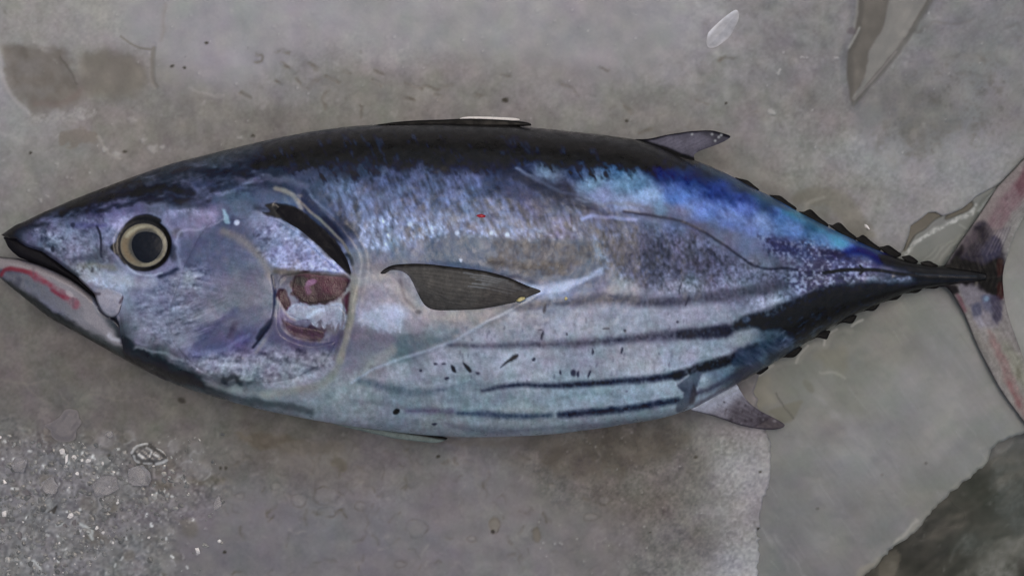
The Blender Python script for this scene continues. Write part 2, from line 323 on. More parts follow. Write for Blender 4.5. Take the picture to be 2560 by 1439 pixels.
    lay(C, m_line(pts('300 850 330 872 380 900 440 930 500 950'), 13, 8, 8), (38, 42, 42), .75)
    lay(C, m_line(pts('340 866 380 880 430 890 455 898'), 3, 3, 5), (128, 130, 136), .6)
    lay(C, m_line(pts('470 968 540 984 620 1000 700 1012 780 1030'), 8, 7, 3), (74, 79, 78), .6)
    lay(C, m_line(pts('520 960 600 980 700 990 760 988 820 970'), 8, 8, 3), (142, 142, 138), .6)
    # cleithrum band
    lay(C, m_line(pts('884 690 886 720 880 770 872 820 862 860 850 900', 2), 9, 5, 1), (150, 138, 124), .85)
    lay(C, m_line(pts('850 900 836 930 812 955 770 970 720 978 660 984', 2), 9, 7, 2), (146, 141, 132), .8)
    lay(C, m_line(pts('862 745 858 800 850 850 834 896'), 3, 3, 1), (112, 100, 104), .6)
    lay(C, m_line(pts('885 640 896 662 940 664 1000 656 1060 658'), 7, 9, 3), (134, 124, 128), .6)
    lay(C, m_line(pts('888 670 892 700 940 690'), 13, 10), (152, 143, 142), .5)
    lay(C, m_poly(pts('900 790 940 772 990 756 1000 790 998 820 960 832 920 815'), 8, 8, 14), (182, 182, 198), .65, .8 + .4 * n3)
    lay(C, m_line(pts('1000 755 1003 790 1000 830', 2), 2.5, 2), (188, 186, 196), .6)
    lay(C, m_poly(pts('880 820 960 838 1000 846 1000 880 940 900 880 930 868 900'), 12, 8), (124, 114, 126), .5)
    lay(C, m_poly(pts('996 838 1080 846 1140 826 1130 850 1060 872 1000 892'), 9, 4), (102, 113, 120), .75)
    lay(C, m_line(pts('930 905 960 890 984 872'), 12, 8, 5), (152, 147, 142), .6)
    # under the pectoral: bone-coloured hollow
    lay(C, m_poly(pts('948 676 990 664 1010 690 1024 730 1060 766 1110 780 1200 778 1280 762 1240 790 1180 806 1080 800 1010 770 980 720'), 12, 5), (142, 134, 132), .6)
    lay(C, m_line(pts('1000 700 1010 740 1036 770', 2), 4, 4, 2), (106, 100, 106), .7)
    lay(C, m_blob(1046, 779, 8, 5), (70, 70, 86), .8)
    # sheath lines where the belly skin begins
    lay(C, m_line(pts('878 956 940 920 1000 897 1060 878 1132 852 1210 808 1288 768 1358 727', 2), 3, 4, 1), (172, 177, 188), .6)
    lay(C, m_poly(pts('1330 712 1360 718 1400 712 1450 694 1500 668 1510 680 1460 704 1400 728 1350 736 1320 728'), 5, 3), (168, 174, 200), .85)
    lay(C, m_line(pts('1290 704 1330 715 1380 716 1430 706', 2), 5, 5, 2), (166, 170, 192), .6)
    lay(C, m_line(pts('1280 756 1300 770 1340 764 1370 752'), 8, 6, 3), (100, 98, 112), .6)
    # bare patch of the corselet and brown bruise
    lay(C, m_poly(pts('1080 600 1140 576 1200 584 1240 592 1300 600 1400 600 1480 602 1500 620 1515 650 1500 672 1450 690 1380 700 1300 692 1230 676 1150 664 1090 660 1068 640'), 6, 6, 16), (86, 97, 118), .85)
    lay(C, m_poly(pts('1240 604 1330 600 1460 606 1480 640 1440 672 1360 688 1280 680 1222 660 1240 640'), 9, 8), (60, 62, 80), .9, .85 + .5 * n2)
    lay(C, m_line(pts('1225 650 1270 658 1320 666 1400 664'), 10, 8, 5), (44, 42, 54), .8, .8 + .6 * n2)
    lay(C, m_line(pts('1488 600 1496 630 1514 650 1512 670 1490 688', 2), 5, 5, 3), (128, 136, 158), .5)
    # lateral line and blue flash
    flz = m_full(pts('1300 400 1480 410 1640 420 1800 470 1960 530 2120 610 2100 640 1960 600 1840 560 1700 540 1560 520 1440 480 1320 440'), 12, 9)
    C += (flz * (fbm(12, 24, seed=61, ang=-35, octv=3) * 13 + n3 * 5))[..., None] * np.array((.9, 1.05, 1.2))
    lay(C, m_line(pts('1290 420 1340 448 1400 478 1450 490 1500 505', 2), 4, 4, 3), (130, 142, 176), .6)
    lay(C, m_line(pts('1290 440 1350 462 1410 480 1450 502 1500 530'), 12, 10, 6), (58, 56, 80), .6)
    lay(C, m_line(pts('1430 500 1480 515 1540 508 1600 512 1660 532', 2), 4, 5, 3), (104, 104, 122), .5)
    lay(C, m_line(pts('1440 496 1500 510 1560 506 1600 510'), 3, 3, 3), (146, 152, 176), .4)
    lay(C, m_line(pts('1454 548 1480 541 1530 543 1590 549'), 4.5, 3.5, 2), (160, 162, 205), .75)
    lay(C, m_line(pts('1450 556 1478 576 1486 620'), 4, 4, 4), (118, 122, 144), .45)
    lay(C, m_line(pts('1560 528 1640 540 1700 552 1750 575 1800 605 1850 640 1880 662 1920 672 1970 670 2030 682 2080 678 2200 676', 2), 3.2, 3, 1), (62, 58, 78), .75)
    lay(C, m_line(pts('1500 540 1580 530 1660 542 1740 568 1760 590'), 10, 12, 4), (86, 80, 100), .4)
    lay(C, m_line(pts('1738 590 1745 640 1744 690', 2), 2.5, 3, 3), (72, 66, 88), .6)
    lay(C, m_line(pts('1426 528 1430 560', 2), 2.5, 3), (72, 62, 82), .7)
    # rear flank speckle
    rs = m_full(pts('1500 580 1700 570 1860 650 2000 670 2200 690 2060 740 1900 760 1700 740 1560 700 1490 660'), 20, 8)
    C *= (1 + rs * (.16 * n2 + .10 * n3 + .08 * fbm(5, 18, seed=63, ang=-8, octv=2)))[..., None]
    rp = m_full(pts('1900 590 1980 600 2060 610 2140 640 2180 660 2180 690 2100 720 2000 730 1960 690 2000 660 1930 640'), 14, 8)
    sp = fbm(7, seed=65, octv=3)
    lay(C, (np.s_[:, :], rp * np.clip(sp * 2.2 - .1, 0, 1)), (66, 60, 92), .65)
    lay(C, (np.s_[:, :], rp * np.clip(-sp * 2.0 - .35, 0, 1)), (165, 168, 196), .55)
    lay(C, m_line(pts('1930 612 1980 622 2020 640', 2), 10, 8, 6), (66, 66, 112), .5)
    lay(C, m_line(pts('2060 632 2100 636 2140 652'), 9, 8, 6), (54, 46, 84), .6)
    lay(C, m_line(pts('2120 630 2160 625 2200 645 2230 655'), 9, 9, 3), (24, 28, 112), .65)
    lay(C, m_line(pts('1640 424 1720 448 1800 478 1900 512 1930 530'), 9, 15, 6), (26, 46, 126), .42)
    lay(C, m_line(pts('1760 416 1860 466 1960 518 2060 570 2140 604 2200 632'), 7, 6, 2), (62, 86, 108), .5)
    lay(C, m_line(pts('1960 528 2040 570 2110 608'), 7, 7, 3), (64, 140, 178), .45)
    lay(C, m_line(pts('1500 440 1580 440 1640 470 1650 500'), 7, 9, 7), (104, 150, 174), .15, .6 + .8 * n2)
    for x, y, r, c in ((1995, 530, 12, (70, 150, 175)), (2100, 600, 14, (70, 150, 190)), (1650, 520, 14, (104, 150, 196)), (1700, 500, 16, (90, 135, 225)), (2020, 568, 10, (34, 80, 130))):
        lay(C, m_blob(x, y, r * 1.6, r, 25, .6, 5), c, .5)
    # caudal peduncle
    lay(C, m_line(pts('2060 682 2120 674 2200 676 2290 690 2380 694', 2), 4, 3, 1), (26, 26, 32), .85)
    lay(C, m_line(pts('2150 664 2158 676 2150 684'), 3, 2), (22, 22, 28), .8)
    lay(C, m_poly(pts('2200 634 2260 648 2330 664 2372 672 2380 712 2300 712 2286 690 2250 672 2210 662'), 6, 3), (24, 25, 26), .75)
    lay(C, m_line(pts('2290 684 2340 688 2390 690'), 2.4, 2), (66, 66, 68), .7)
    lay(C, m_line(pts('2300 702 2350 706 2396 702', 2), 2.4, 2), (70, 70, 72), .6)
    lay(C, m_line(pts('2175 700 2220 702 2270 700'), 7, 5, 5), (134, 136, 164), .65, .8 + .5 * n3)
    lay(C, m_poly(pts('2290 650 2360 664 2480 680 2480 700 2360 714 2290 724 2300 690'), 14, 4), (20, 19, 20), .85)
    lay(C, m_line(pts('2300 686 2360 688 2440 690'), 2, 3), (58, 58, 58), .7); lay(C, m_line(pts('2310 700 2370 702 2430 698'), 2, 3), (48, 48, 48), .7)
    # belly stripes
    def stripe(t, f, c, k, wa=1.6):
        w = .92 + .16 * n2 + .12 * n3 + .14 * fbm(5, 9, seed=85, octv=2)
        lay(C, m_line(pts(t, 3), 0, f + 3.5, wa, 24), np.array(c) + 8, k, w)
    stripe('1200 764 4 1300 764 6 1440 755 9 1532 747 12 1623 756 12 1715 750 13 1807 738 15 1899 724 16 1960 712 12', 9, (68, 66, 80), .8)
    stripe('1440 740 4 1532 738 7 1600 748 6', 8, (78, 78, 92), .5)
    stripe('1120 862 3 1200 864 4 1300 862 6 1440 858 8 1593 845 10 1685 837 13 1746 832 15 1812 827 18', 7, (66, 62, 78), .82)
    stripe('1700 836 8 1760 832 12 1816 826 15', 6, (40, 38, 50), .75)
    stripe('1842 815 12 1868 806 16 1929 785 17 1990 764 20 2051 748 27 2120 738 28 2200 724 22 2300 716 8', 7, (20, 21, 28), .93)
    stripe('1930 812 8 1990 800 18 2050 786 24 2110 776 18 2180 756 12', 10, (22, 24, 27), .85)
    lay(C, m_blob(1866, 800, 12, 7, -15, .5, 4), (92, 100, 124), .6)
    stripe('898 951 6 957 965 8 1004 976 9', 6, (92, 101, 108), .85)
    stripe('1026 980 8 1074 979 8 1110 972 4', 6, (90, 98, 106), .85)
    stripe('1110 976 2 1160 958 3 1200 962 4 1240 966 4', 5, (92, 100, 108), .5)
    stripe('1205 976 2 1249 967 4 1307 961 5 1366 962 5 1444 961 7 1532 954 7 1623 946 8 1700 936 9', 4.5, (36, 38, 54), .9)
    stripe('1690 938 10 1746 922 12 1800 906 13 1824 896 11 1853 879 5 1892 862 4', 4.5, (30, 28, 34), .95)
    stripe('890 1002 3 960 1010 4 1010 1020 3', 6, (104, 106, 108), .6)
    stripe('1016 1028 4 1070 1026 6 1132 1027 5', 5, (88, 82, 98), .8)
    stripe('1146 1034 5 1210 1034 7 1288 1040 7 1377 1037 5', 4.5, (66, 74, 90), .9)
    stripe('1400 1037 6 1440 1032 8 1532 1025 8 1623 1013 8 1694 999 7', 4.5, (38, 46, 64), .95)
    stripe('1740 984 5 1800 960 6 1850 935 6 1900 908 5', 5, (58, 58, 76), .8)
    stripe('1113 1058 4 1152 1068 6 1210 1078 8 1288 1076 6 1377 1070 4 1500 1062 5 1640 1046 5', 5, (98, 98, 104), .75)
    lay(C, m_poly(pts('1880 806 1960 778 2060 746 2200 722 2320 716 2340 728 2280 734 2160 776 2080 810 2020 834 1976 836 1950 820 1900 824'), 9, 7), (12, 12, 15), .85, .9 + .3 * n2)
    lay(C, m_line(pts('1860 962 1940 920 2040 862 2140 802 2240 752 2300 738'), 9, 8, 3), (26, 23, 24), .85)
    lay(C, m_line(pts('1740 1012 1800 978 1880 934'), 4, 6, 3), (80, 76, 88), .6)
    # torn skin patches
    lay(C, m_poly(pts('1690 960 1720 938 1752 928 1750 950 1738 980 1730 1010 1700 1030 1694 1012 1706 990 1700 975'), 4, 4, 14), (84, 92, 102), .92)
    lay(C, m_poly(pts('1736 960 1744 985 1732 1010 1720 1005 1728 980'), 5, 3), (74, 70, 72), .7)
    lay(C, m_line(pts('1690 962 1704 950 1722 936'), 2.5, 2, 2), (150, 154, 158), .6)
    lay(C, m_poly(pts('1832 890 1858 866 1900 858 1960 838 1990 834 1980 860 1930 880 1880 905 1836 916'), 8, 6), (64, 74, 94), .85)
    lay(C, m_poly(pts('1830 900 1850 878 1880 866 1892 880 1870 900 1838 912'), 5, 3), (62, 74, 92), .8)
    bs = m_full(pts('1840 880 1960 830 2020 830 1960 880 1880 920'), 12, 6)
    C += (bs * fbm(6, 20, seed=71, ang=-50, octv=3) * 11)[..., None] * np.array((.98, 1.0, 1.05))
    dk = m_full(pts('1960 800 2080 760 2200 730 2180 770 2080 830 1990 880 1940 900'), 10, 6)
    C += (dk * (np.clip(fbm(14, 6, seed=73, ang=-35) + .1, 0, 1) * 26))[..., None] * np.array((1, 1.05, 1.15))
    # belly texture
    bt = m_full(pts('880 940 1100 880 1350 760 1800 750 1880 880 1700 1020 1300 1085 1000 1060'), 20, 6)
    C += (bt * (fbm(4, 16, seed=81, ang=-4, octv=2) * 4 + fbm(60, 14, seed=83, ang=-6) * 6))[..., None]
    # scratches and dark spots on the belly
    blk = (36, 36, 52)
    for q in ('1128 912 1136 918 1140 930 1130 926', '1158 906 1170 914 1180 928 1172 930 1162 916', '1284 888 1296 886 1290 896 1268 908 1250 920 1264 904'):
        lay(C, m_poly(pts(q), 2.5, 1, 12), blk, .92)
    for x, y, a_, b_, ang in ((1194, 932, 5, 4, 0), (1088, 909, 5, 2.5, 0), (1110, 909, 6, 2.5, 0), (1334, 898, 5, 4, 0), (1434, 932, 7, 9, 0), (1472, 935, 3, 10, 20), (1052, 925, 4, 3, 0),
                              (1118, 945, 6, 3, 0), (1356, 838, 3, 11, 15), (1350, 824, 6, 2, 0), (1562, 826, 4, 4, 40), (1515, 821, 8, 2.5, 5), (1718, 752, 2.5, 14, 20), (1693, 805, 4, 3, 0),
                              (1416, 836, 3, 3, 0), (1482, 878, 3, 9, 0), (1362, 770, 4, 12, 10), (1086, 1059, 6, 3, -10), (1555, 876, 3, 8, 10), (1400, 930, 3, 6, 0), (1445, 935, 3, 8, 10), (1700, 720, 2, 12, 10)):
        lay(C, m_blob(x, y, a_, b_, ang, .4, 1.5, 12), (56, 54, 72), .78)
    lay(C, m_blob(991, 1028, 9, 6.5, -30, .25), (10, 10, 14), .97)
    rs_ = RS(5)
    for i in range(70):
        x = rs_.uniform(1150, 1800); y = rs_.uniform(780, 980)
        lay(C, m_blob(x, y, rs_.uniform(1.5, 3), rs_.uniform(2, 7), rs_.uniform(-10, 30), .5), (98, 96, 110), rs_.uniform(.2, .55))
    for i in range(60):
        x = rs_.uniform(900, 1480); y = 600 - abs(rs_.normal(0, 18))
        lay(C, m_blob(x, y, rs_.uniform(2, 5), None, 0, .6, 3, 12), (178, 178, 196), rs_.uniform(.2, .5))
    for x, y, r in ((1143, 582, 6), (1228, 582, 5), (1268, 587, 6), (1152, 650, 4), (1025, 560, 6)):
        lay(C, m_blob(x, y, r), (202, 202, 214), .8)
    C = finish(C)
    return C

def blurc(C, k):
    h, w = C.shape[0] // k * k, C.shape[1] // k * k
    c = C[:h, :w].reshape(h // k, k, w // k, k, 3).mean((1, 3))
    y = np.clip((np.arange(C.shape[0]) + .5) / k - .5, 0, c.shape[0] - 1.001); x = np.clip((np.arange(C.shape[1]) + .5) / k - .5, 0, c.shape[1] - 1.001)
    y0 = y.astype(int); x0 = x.astype(int); fy = (y - y0)[:, None, None]; fx = (x - x0)[None, :, None]
    a = c[y0] * (1 - fy) + c[y0 + 1] * fy
    return (a[:, x0] * (1 - fx) + a[:, x0 + 1] * fx).astype(np.float32)
def finish(C):
    C = C + .30 * (C - blurc(C, 12)) + .22 * (C - blurc(C, 40))
    L = C.mean(2, keepdims=True); sat = np.clip((C[..., 2:] - C[..., :1] - 30) / 50, 0, 1)
    C = L + (C - L) * (.84 + .04 * sat)
    L = np.clip(C.mean(2, keepdims=True), 4, 255)
    C = C * (L / 122) ** np.where(L < 122, .16, .05)
    C = C * (1 + .035 * fbm(5, seed=99, octv=2) + .03 * fbm(9, seed=98, octv=2))[..., None]
    # soft hue drift of the skin: teal, violet, grey
    h1 = fbm(46, seed=401, octv=3); h2 = fbm(30, seed=402, octv=3); h3 = fbm(8, 14, seed=403, octv=2, ang=-20)
    k = np.clip(C.mean(2) / 110, .15, 1)
    C = C + (k * (h1 * 3.2 + h3 * 2))[..., None] * np.array((-1, .6, .4)) + (k * h2 * 2.6)[..., None] * np.array((.5, -.5, .9))
    C = C * np.array((.905, .93, .985))
    flank = (sstep(640, 800, GX) * sstep(1500, 1250, GX) * sstep(700, 620, GY) * sstep(380, 450, GY))[..., None]
    C = C * (1 + flank * (np.array((.88, .935, .965)) - 1))
    rear = (sstep(1380, 1520, GX) * sstep(2060, 1900, GX) * sstep(500, 575, GY) * sstep(725, 690, GY))[..., None]
    C = C * (1 + rear * (np.array((.86, .89, .90)) - 1))
    fz = m_full(pts('1260 390 1480 405 1640 410 1800 460 1960 525 2120 600 2230 640 2200 660 2080 640 1960 605 1840 565 1700 545 1560 525 1420 490 1280 450'), 22, 8)[..., None]
    L = C.mean(2, keepdims=True); C = C + fz * ((L + (C - L) * .80) * .97 - C)
    C = C * np.array((.965, .99, 1.0))
    return np.clip(C, 2, 250).astype(np.float32)

def m_full(P, f, wamp=0, wsize=24):
    o = np.zeros(GX.shape, np.float32); s, m = m_poly(P, f, wamp, wsize); o[s] = m
    return o
ICE_CTRL = '''
500 100 150 148 150; 1000 100 150 148 148; 1500 100 142 140 141; 1250 40 150 148 148; 200 40 148 146 141; 750 40 152 150 152; 40 90 142 140 134; 280 190 118 113 107; 50 310 142 139 138; 20 200 150 147 150; 100 420 130 127 124; 300 330 126 121 116; 500 280 122 118 113; 700 300 120 115 110; 900 250 124 120 114; 1100 230 128 123 119; 1400 250 132 129 127; 1600 290 124 121 117; 1800 200 124 122 120; 2000 100 122 120 119; 1900 350 127 124 122; 2050 300 118 115 111; 2300 300 110 109 107; 2450 180 124 123 123; 2450 60 120 119 119; 2200 400 136 135 135; 2400 400 131 130 130; 2100 480 121 119 114; 2230 540 128 126 124; 1700 60 146 144 145; 1750 130 142 140 140; 600 160 150 147 149; 30 480 128 125 121; 200 440 126 122 117; 1750 380 118 114 108; 1350 290 126 122 119; 2560 300 124 122 120; 380 60 148 146 146; 1900 450 120 117 112; 700 230 130 127 126
50 800 105 101 96; 200 900 102 98 92; 400 1000 101 97 91; 100 1040 104 100 96; 150 1200 116 114 115; 300 1300 110 108 108; 50 1350 117 115 115; 500 1150 106 102 98; 600 1300 114 111 113; 700 1090 98 93 85; 800 1300 114 112 115; 1000 1300 118 115 118; 1000 1150 114 110 108; 1200 1180 122 118 119; 1300 1130 112 108 104; 1400 1120 101 95 89; 1500 1350 112 108 106; 1300 1350 120 116 115; 1200 1400 118 115 116; 1550 1110 92 86 79; 1700 1200 107 102 97; 1750 1350 104 100 96; 1850 1180 142 139 139; 1850 1400 146 144 146; 1650 1110 96 91 84; 1600 1230 100 94 88; 600 1400 110 108 109; 800 1150 104 100 96; 1820 1080 126 123 121; 1830 1290 130 127 126; 1000 1400 115 112 114
'''
B_CTRL = '''
2000 1100 128 128 125; 2300 1000 134 135 132; 2100 900 124 124 117; 2000 1300 118 119 118; 2200 1300 124 124 122; 2450 800 134 135 131; 2450 1000 134 134 130; 2530 600 126 126 121; 2530 800 150 150 144; 2300 650 112 114 110; 2350 600 118 120 116; 2050 1000 122 122 116; 1960 960 122 122 114; 2150 1150 134 134 134; 1950 1420 116 117 116; 2100 1400 124 122 120; 2400 1150 130 130 126; 2300 1250 128 126 120; 1940 1200 122 122 119; 2200 830 118 119 112
'''
C_CTRL = '''
2340 1330 50 51 48; 2540 1190 64 67 64; 2300 1400 44 45 42; 2500 1110 78 79 80; 2200 1430 76 73 68; 2440 1230 52 56 51; 2540 1300 72 75 73; 2400 1290 48 50 46; 2400 1400 52 53 49; 2480 1420 84 84 80; 2430 1360 72 75 73; 2560 1420 60 62 58; 2500 1350 74 75 70
'''
POLY_A = pts('-275 -275 2120 -275 2143 -40 2143 20 2136 80 2118 130 2117 190 2126 250 2133 268 2140 258 2160 226 2220 152 2276 80 2328 -4 2400 -120 2440 -275 2825 -275 2825 250 2560 428 2482 470 2440 492 2425 506 2405 522 2380 533 2356 540 2338 530 2320 532 2300 549 2277 564 2272 590 2258 624 2220 680 1990 850 1900 930 1884 980 1905 1050 1926 1100 1926 1190 1900 1280 1893 1439 1900 1600 1920 1710 -275 1710')
POLY_B = pts('1850 1710 1850 1450 1850 1290 1850 1190 1850 1100 1830 1000 1840 938 1860 860 1980 780 2100 680 2220 600 2250 540 2300 500 2400 470 2450 440 2560 390 2825 215 2825 940 2640 1040 2560 1082 2496 1104 2478 1122 2470 1152 2440 1180 2400 1212 2352 1255 2318 1290 2300 1316 2262 1350 2222 1374 2195 1410 2160 1439 2110 1500 2060 1600 2030 1710')

def paint_ice():
    n1 = fbm(60, seed=103); n2 = fbm(22, seed=105); n3 = fbm(7, seed=108, octv=3); n4 = fbm(4.2, seed=109, octv=2)
    Hh = np.zeros(GX.shape, np.float32)      # relief in mm
    def hump(sm, k, noise=None):
        s, m = sm; Hh[s] += m * k * (1 if noise is None else noise[s])
    A = field(ctrl(ICE_CTRL), p=3.2, eps=50)
    smoothz = m_full(pts('380 -60 1500 -60 1720 60 1640 170 1300 180 1000 120 860 110 700 150 560 240 460 225 400 190'), 50, 25, 60)
    sm2 = m_full(pts('560 1240 900 1280 1180 1160 1320 1230 1480 1290 1440 1500 500 1500'), 50, 25, 60)
    fr = np.clip(1 - .75 * smoothz - .55 * sm2, .2, 1)
    low = sstep(900, 1150, GY)
    A += (fr * (n2 * 5.2 + n3 * 4.6 + n4 * 2.2))[..., None] + (n1 * 4)[..., None] * np.array((1, 1, .9))
    h1 = fbm(70, seed=161, octv=3); h2 = fbm(44, seed=162, octv=3)
    HUE = (h1 * 1.3)[..., None] * np.array((-1, 1, .1)) + (h2 * 1.5)[..., None] * np.array((.2, -.6, 1.1))
    A += HUE + np.array((-2.5, -1, 2.5))
    Hh += fr * (n2 * .12 + n3 * .05 + n4 * .03) + n1 * .5
    # dark wet hollow, top left
    hol = pts('0 120 64 110 146 128 172 165 190 202 204 240 165 264 124 281 86 284 49 262 22 224 11 172')
    lay(A, m_poly(hol, 17, 9, 24), (104, 99, 94), .8, 1 + .25 * n2); hump(m_poly(hol, 24, 5), -1.2)
    lay(A, m_poly(pts('205 140 290 128 350 160 372 205 340 235 260 244 205 225'), 18, 8), (112, 107, 100), .7); hump(m_poly(pts('205 140 290 128 350 160 372 205 340 235 260 244 205 225'), 18, 8), -1)
    lay(A, m_line(pts('-6 140 10 200 34 248 70 284'), 6, 5, 3), (158, 155, 158), .55); hump(m_line(pts('-6 140 10 200 34 248 70 284'), 6, 7, 3), .8)
    lay(A, m_line(pts('150 144 178 180 190 210'), 2.5, 3, 2), (86, 82, 78), .6)
    lay(A, m_line(pts('90 258 140 262 185 240 205 225'), 7, 6, 4), (112, 100, 97), .5)
    lay(A, m_poly(pts('70 286 140 284 210 262 240 284 210 308 150 300 90 310'), 6, 9, 16), (154, 152, 150), .6, .6 + .8 * n3)
    lay(A, m_line(pts('414 10 408 60 402 100', 2), 4, 5, 5), (136, 130, 126), .5)
    lay(A, m_line(pts('385 120 382 160 383 200 392 214', 2), 5, 4, 2), (112, 108, 102), .65); hump(m_line(pts('385 110 382 160 383 200 392 220'), 5, 4, 2), -.8)
    lay(A, m_line(pts('303 92 325 108 350 120 378 124', 2), 2.2, 2.5, 1), (108, 104, 98), .8)
    lay(A, m_line(pts('470 222 520 238 560 240'), 4, 4, 4), (162, 158, 156), .4)
    # dirt curls and pits
    for q in ('770 220 790 205 812 192', '690 130 706 126 722 132', '700 160 712 168 724 174', '766 155 780 160 796 170', '812 190 836 196 850 206', '742 198 756 216 770 222', '640 134 656 140 652 156 636 152',
              '600 232 612 240 628 246', '690 206 700 210', '930 200 944 206 956 214', '1010 205 1030 210 1052 222', '940 180 960 188', '1060 214 1090 220 1130 210', '1190 236 1210 240', '1400 205 1420 214 1446 240', '860 175 874 184', '1500 170 1520 180', '1250 186 1274 190', '1560 260 1580 280', '1800 150 1840 148', '1740 250 1770 262', '1600 330 1640 322', '1010 245 1030 250', '1090 235 1110 240 1100 250', '820 230 812 250 816 270', '905 262 900 290'):
        P = pts(q)
        lay(A, m_line(P, 3.6, 5.5, 5, 24), (98, 93, 86), .62, .75 + .8 * n2 + .5 * n3); hump(m_line(P, 3, 3, 4, 12), -.5)
    # dark seam loops beyond the second fin and on the right block
    for q, w_, c, k in (('2270 80 2300 72 2330 62 2380 58 2430 50', 3, (100, 99, 98), .6), ('2240 110 2280 78 2300 74', 4, (102, 102, 100), .6), ('2400 180 2440 186 2480 210', 5, (104, 102, 100), .45), ('2520 70 2540 60 2560 86', 4, (92, 92, 92), .5), ('2500 110 2520 98 2560 102', 5, (106, 106, 106), .4),
                        ('2260 330 2300 310 2350 318 2400 310', 12, (100, 100, 96), .5), ('2290 250 2330 240 2360 262', 10, (104, 103, 99), .45), ('2265 350 2290 330 2310 380 2270 385', 9, (98, 97, 92), .5), ('2400 140 2450 150', 9, (110, 109, 106), .4)):
        lay(A, m_line(pts(q), w_, 6, 6, 24), c, k, .8 + .5 * n3); hump(m_line(pts(q), w_, 5, 6, 24), -.4)
    R = RS(77)
    mot = m_full(pts('2150 300 2300 180 2480 120 2540 300 2400 400 2260 400'), 40, 20, 60)
    lay(A, (np.s_[:, :], mot * np.clip(n3 * .45 + n2 * .7 + .12, 0, 1)), (88, 88, 86), .75)
    tr = m_full(pts('1760 -20 2130 -20 2120 250 1900 300 1700 260 1680 150'), 40, 20, 60)
    A += (tr * (fbm(16, seed=121) * 4.5 + fbm(40, 26, seed=122, ang=60) * 5))[..., None]; Hh += tr * fbm(18, seed=121) * .2
    # frosty sugar band on the right edge of the big block
    band = m_full(pts('1800 1090 1870 1040 1930 1060 1935 1200 1905 1290 1900 1720 1770 1720 1800 1420 1812 1300 1800 1200'), 22, 10)
    A += (band * (8 + n3 * 8 + n4 * 6))[..., None]; Hh += band * (n3 * .12 + n4 * .08)
    sand = m_full(pts('1330 1080 1750 1060 1800 1200 1790 1500 1560 1500 1600 1300 1420 1250 1340 1180'), 40, 20, 60)
    A += (sand * (n4 * 4.5 + n3 * 5.5 + n2 * 3))[..., None] * np.array((1.08, 1, .92)); Hh += sand * (n4 * .06 + n3 * .06)
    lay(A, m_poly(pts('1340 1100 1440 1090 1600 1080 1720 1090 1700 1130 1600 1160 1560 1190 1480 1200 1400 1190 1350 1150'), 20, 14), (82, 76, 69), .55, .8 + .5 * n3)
    # worm-like bubbles and rings of the milky ice below the belly
    for i in range(330):
        x = R.uniform(560, 1500); y = R.uniform(1095, 1439)
        if R.rand() > .3 + .7 * (1 - (y - 1095) / 344): continue
        a = R.uniform(0, 6.28); L = R.uniform(5, 20); b = a + R.uniform(-1.4, 1.4)
        P = [(x, y), (x + L * math.cos(a), y + L * math.sin(a)), (x + L * (math.cos(a) + math.cos(b)), y + L * (math.sin(a) + math.sin(b)))]
        w_ = R.uniform(1.2, 3.6); k = R.uniform(.2, .6)
        c = (88, 83, 76) if R.rand() < .7 else (136, 132, 132)
        m = m_line(P, w_, 4.5, 4, 24); lay(A, m, c, k * .9, .8 + .8 * n2 + .5 * n3); hump(m, -.35 if c[0] < 100 else .3)
    for x, y, rx, ry, k in ((812, 1240, 34, 20, .5), (1040, 1322, 26, 22, .6), (816, 1280, 22, 12, .5), (1235, 1312, 13, 20, .7), (1343, 1338, 9, 17, .6), (1478, 1292, 20, 10, .5), (745, 1250, 20, 18, .45), (1380, 1220, 10, 14, .5), (690, 1215, 14, 10, .4), (900, 1265, 16, 10, .4), (600, 1240, 12, 8, .4), (1000, 1410, 14, 10, .35), (1180, 1345, 10, 7, .4), (1510, 1250, 16, 12, .4)):
        P = [(x + rx * math.cos(t) * (1 + .15 * math.sin(3 * t + x)), y + ry * math.sin(t)) for t in np.linspace(0, 6.0, 10)]
        m = m_line(P, 1.8, 3.6, 4, 24); lay(A, m, (88, 83, 77), k, .6 + 1.2 * n2); hump(m, -.5)
        lay(A, m_blob(x, y, rx * .7, ry * .7), (130, 127, 126), .35)
    lay(A, m_poly(pts('1222 1300 1240 1292 1250 1310 1240 1326 1224 1322'), 3, 1), (120, 114, 104), .6)
    lay(A, m_blob(1232, 1328, 5), (38, 34, 30), .9)
    lay(A, m_poly(pts('1334 1322 1346 1318 1352 1340 1346 1354 1334 1346'), 3, 1), (104, 97, 87), .6)
    lay(A, m_line(pts('1200 1100 1196 1180 1204 1250 1240 1280'), 6, 8, 8), (132, 129, 128), .4)
    # olive pools below the fish, some of them its contact shade painted in
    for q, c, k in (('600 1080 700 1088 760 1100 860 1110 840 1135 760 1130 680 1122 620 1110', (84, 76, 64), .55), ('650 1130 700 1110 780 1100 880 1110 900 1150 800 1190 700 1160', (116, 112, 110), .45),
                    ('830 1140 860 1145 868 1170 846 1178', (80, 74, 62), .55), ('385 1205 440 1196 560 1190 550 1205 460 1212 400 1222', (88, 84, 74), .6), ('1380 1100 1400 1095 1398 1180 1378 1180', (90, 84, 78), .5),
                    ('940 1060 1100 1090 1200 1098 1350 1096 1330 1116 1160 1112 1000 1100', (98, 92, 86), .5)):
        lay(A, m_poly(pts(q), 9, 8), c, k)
    # shallow veins left of the jaw
    for q in ('0 950 60 956 120 950', '250 930 280 960 300 975', '60 956 90 990 130 1010', '150 980 170 1010', '200 1000 240 985 300 1000 330 990', '340 1000 380 995 400 1020'):
        lay(A, m_line(pts(q), 2, 3, 5, 24), (124, 120, 114), .4)
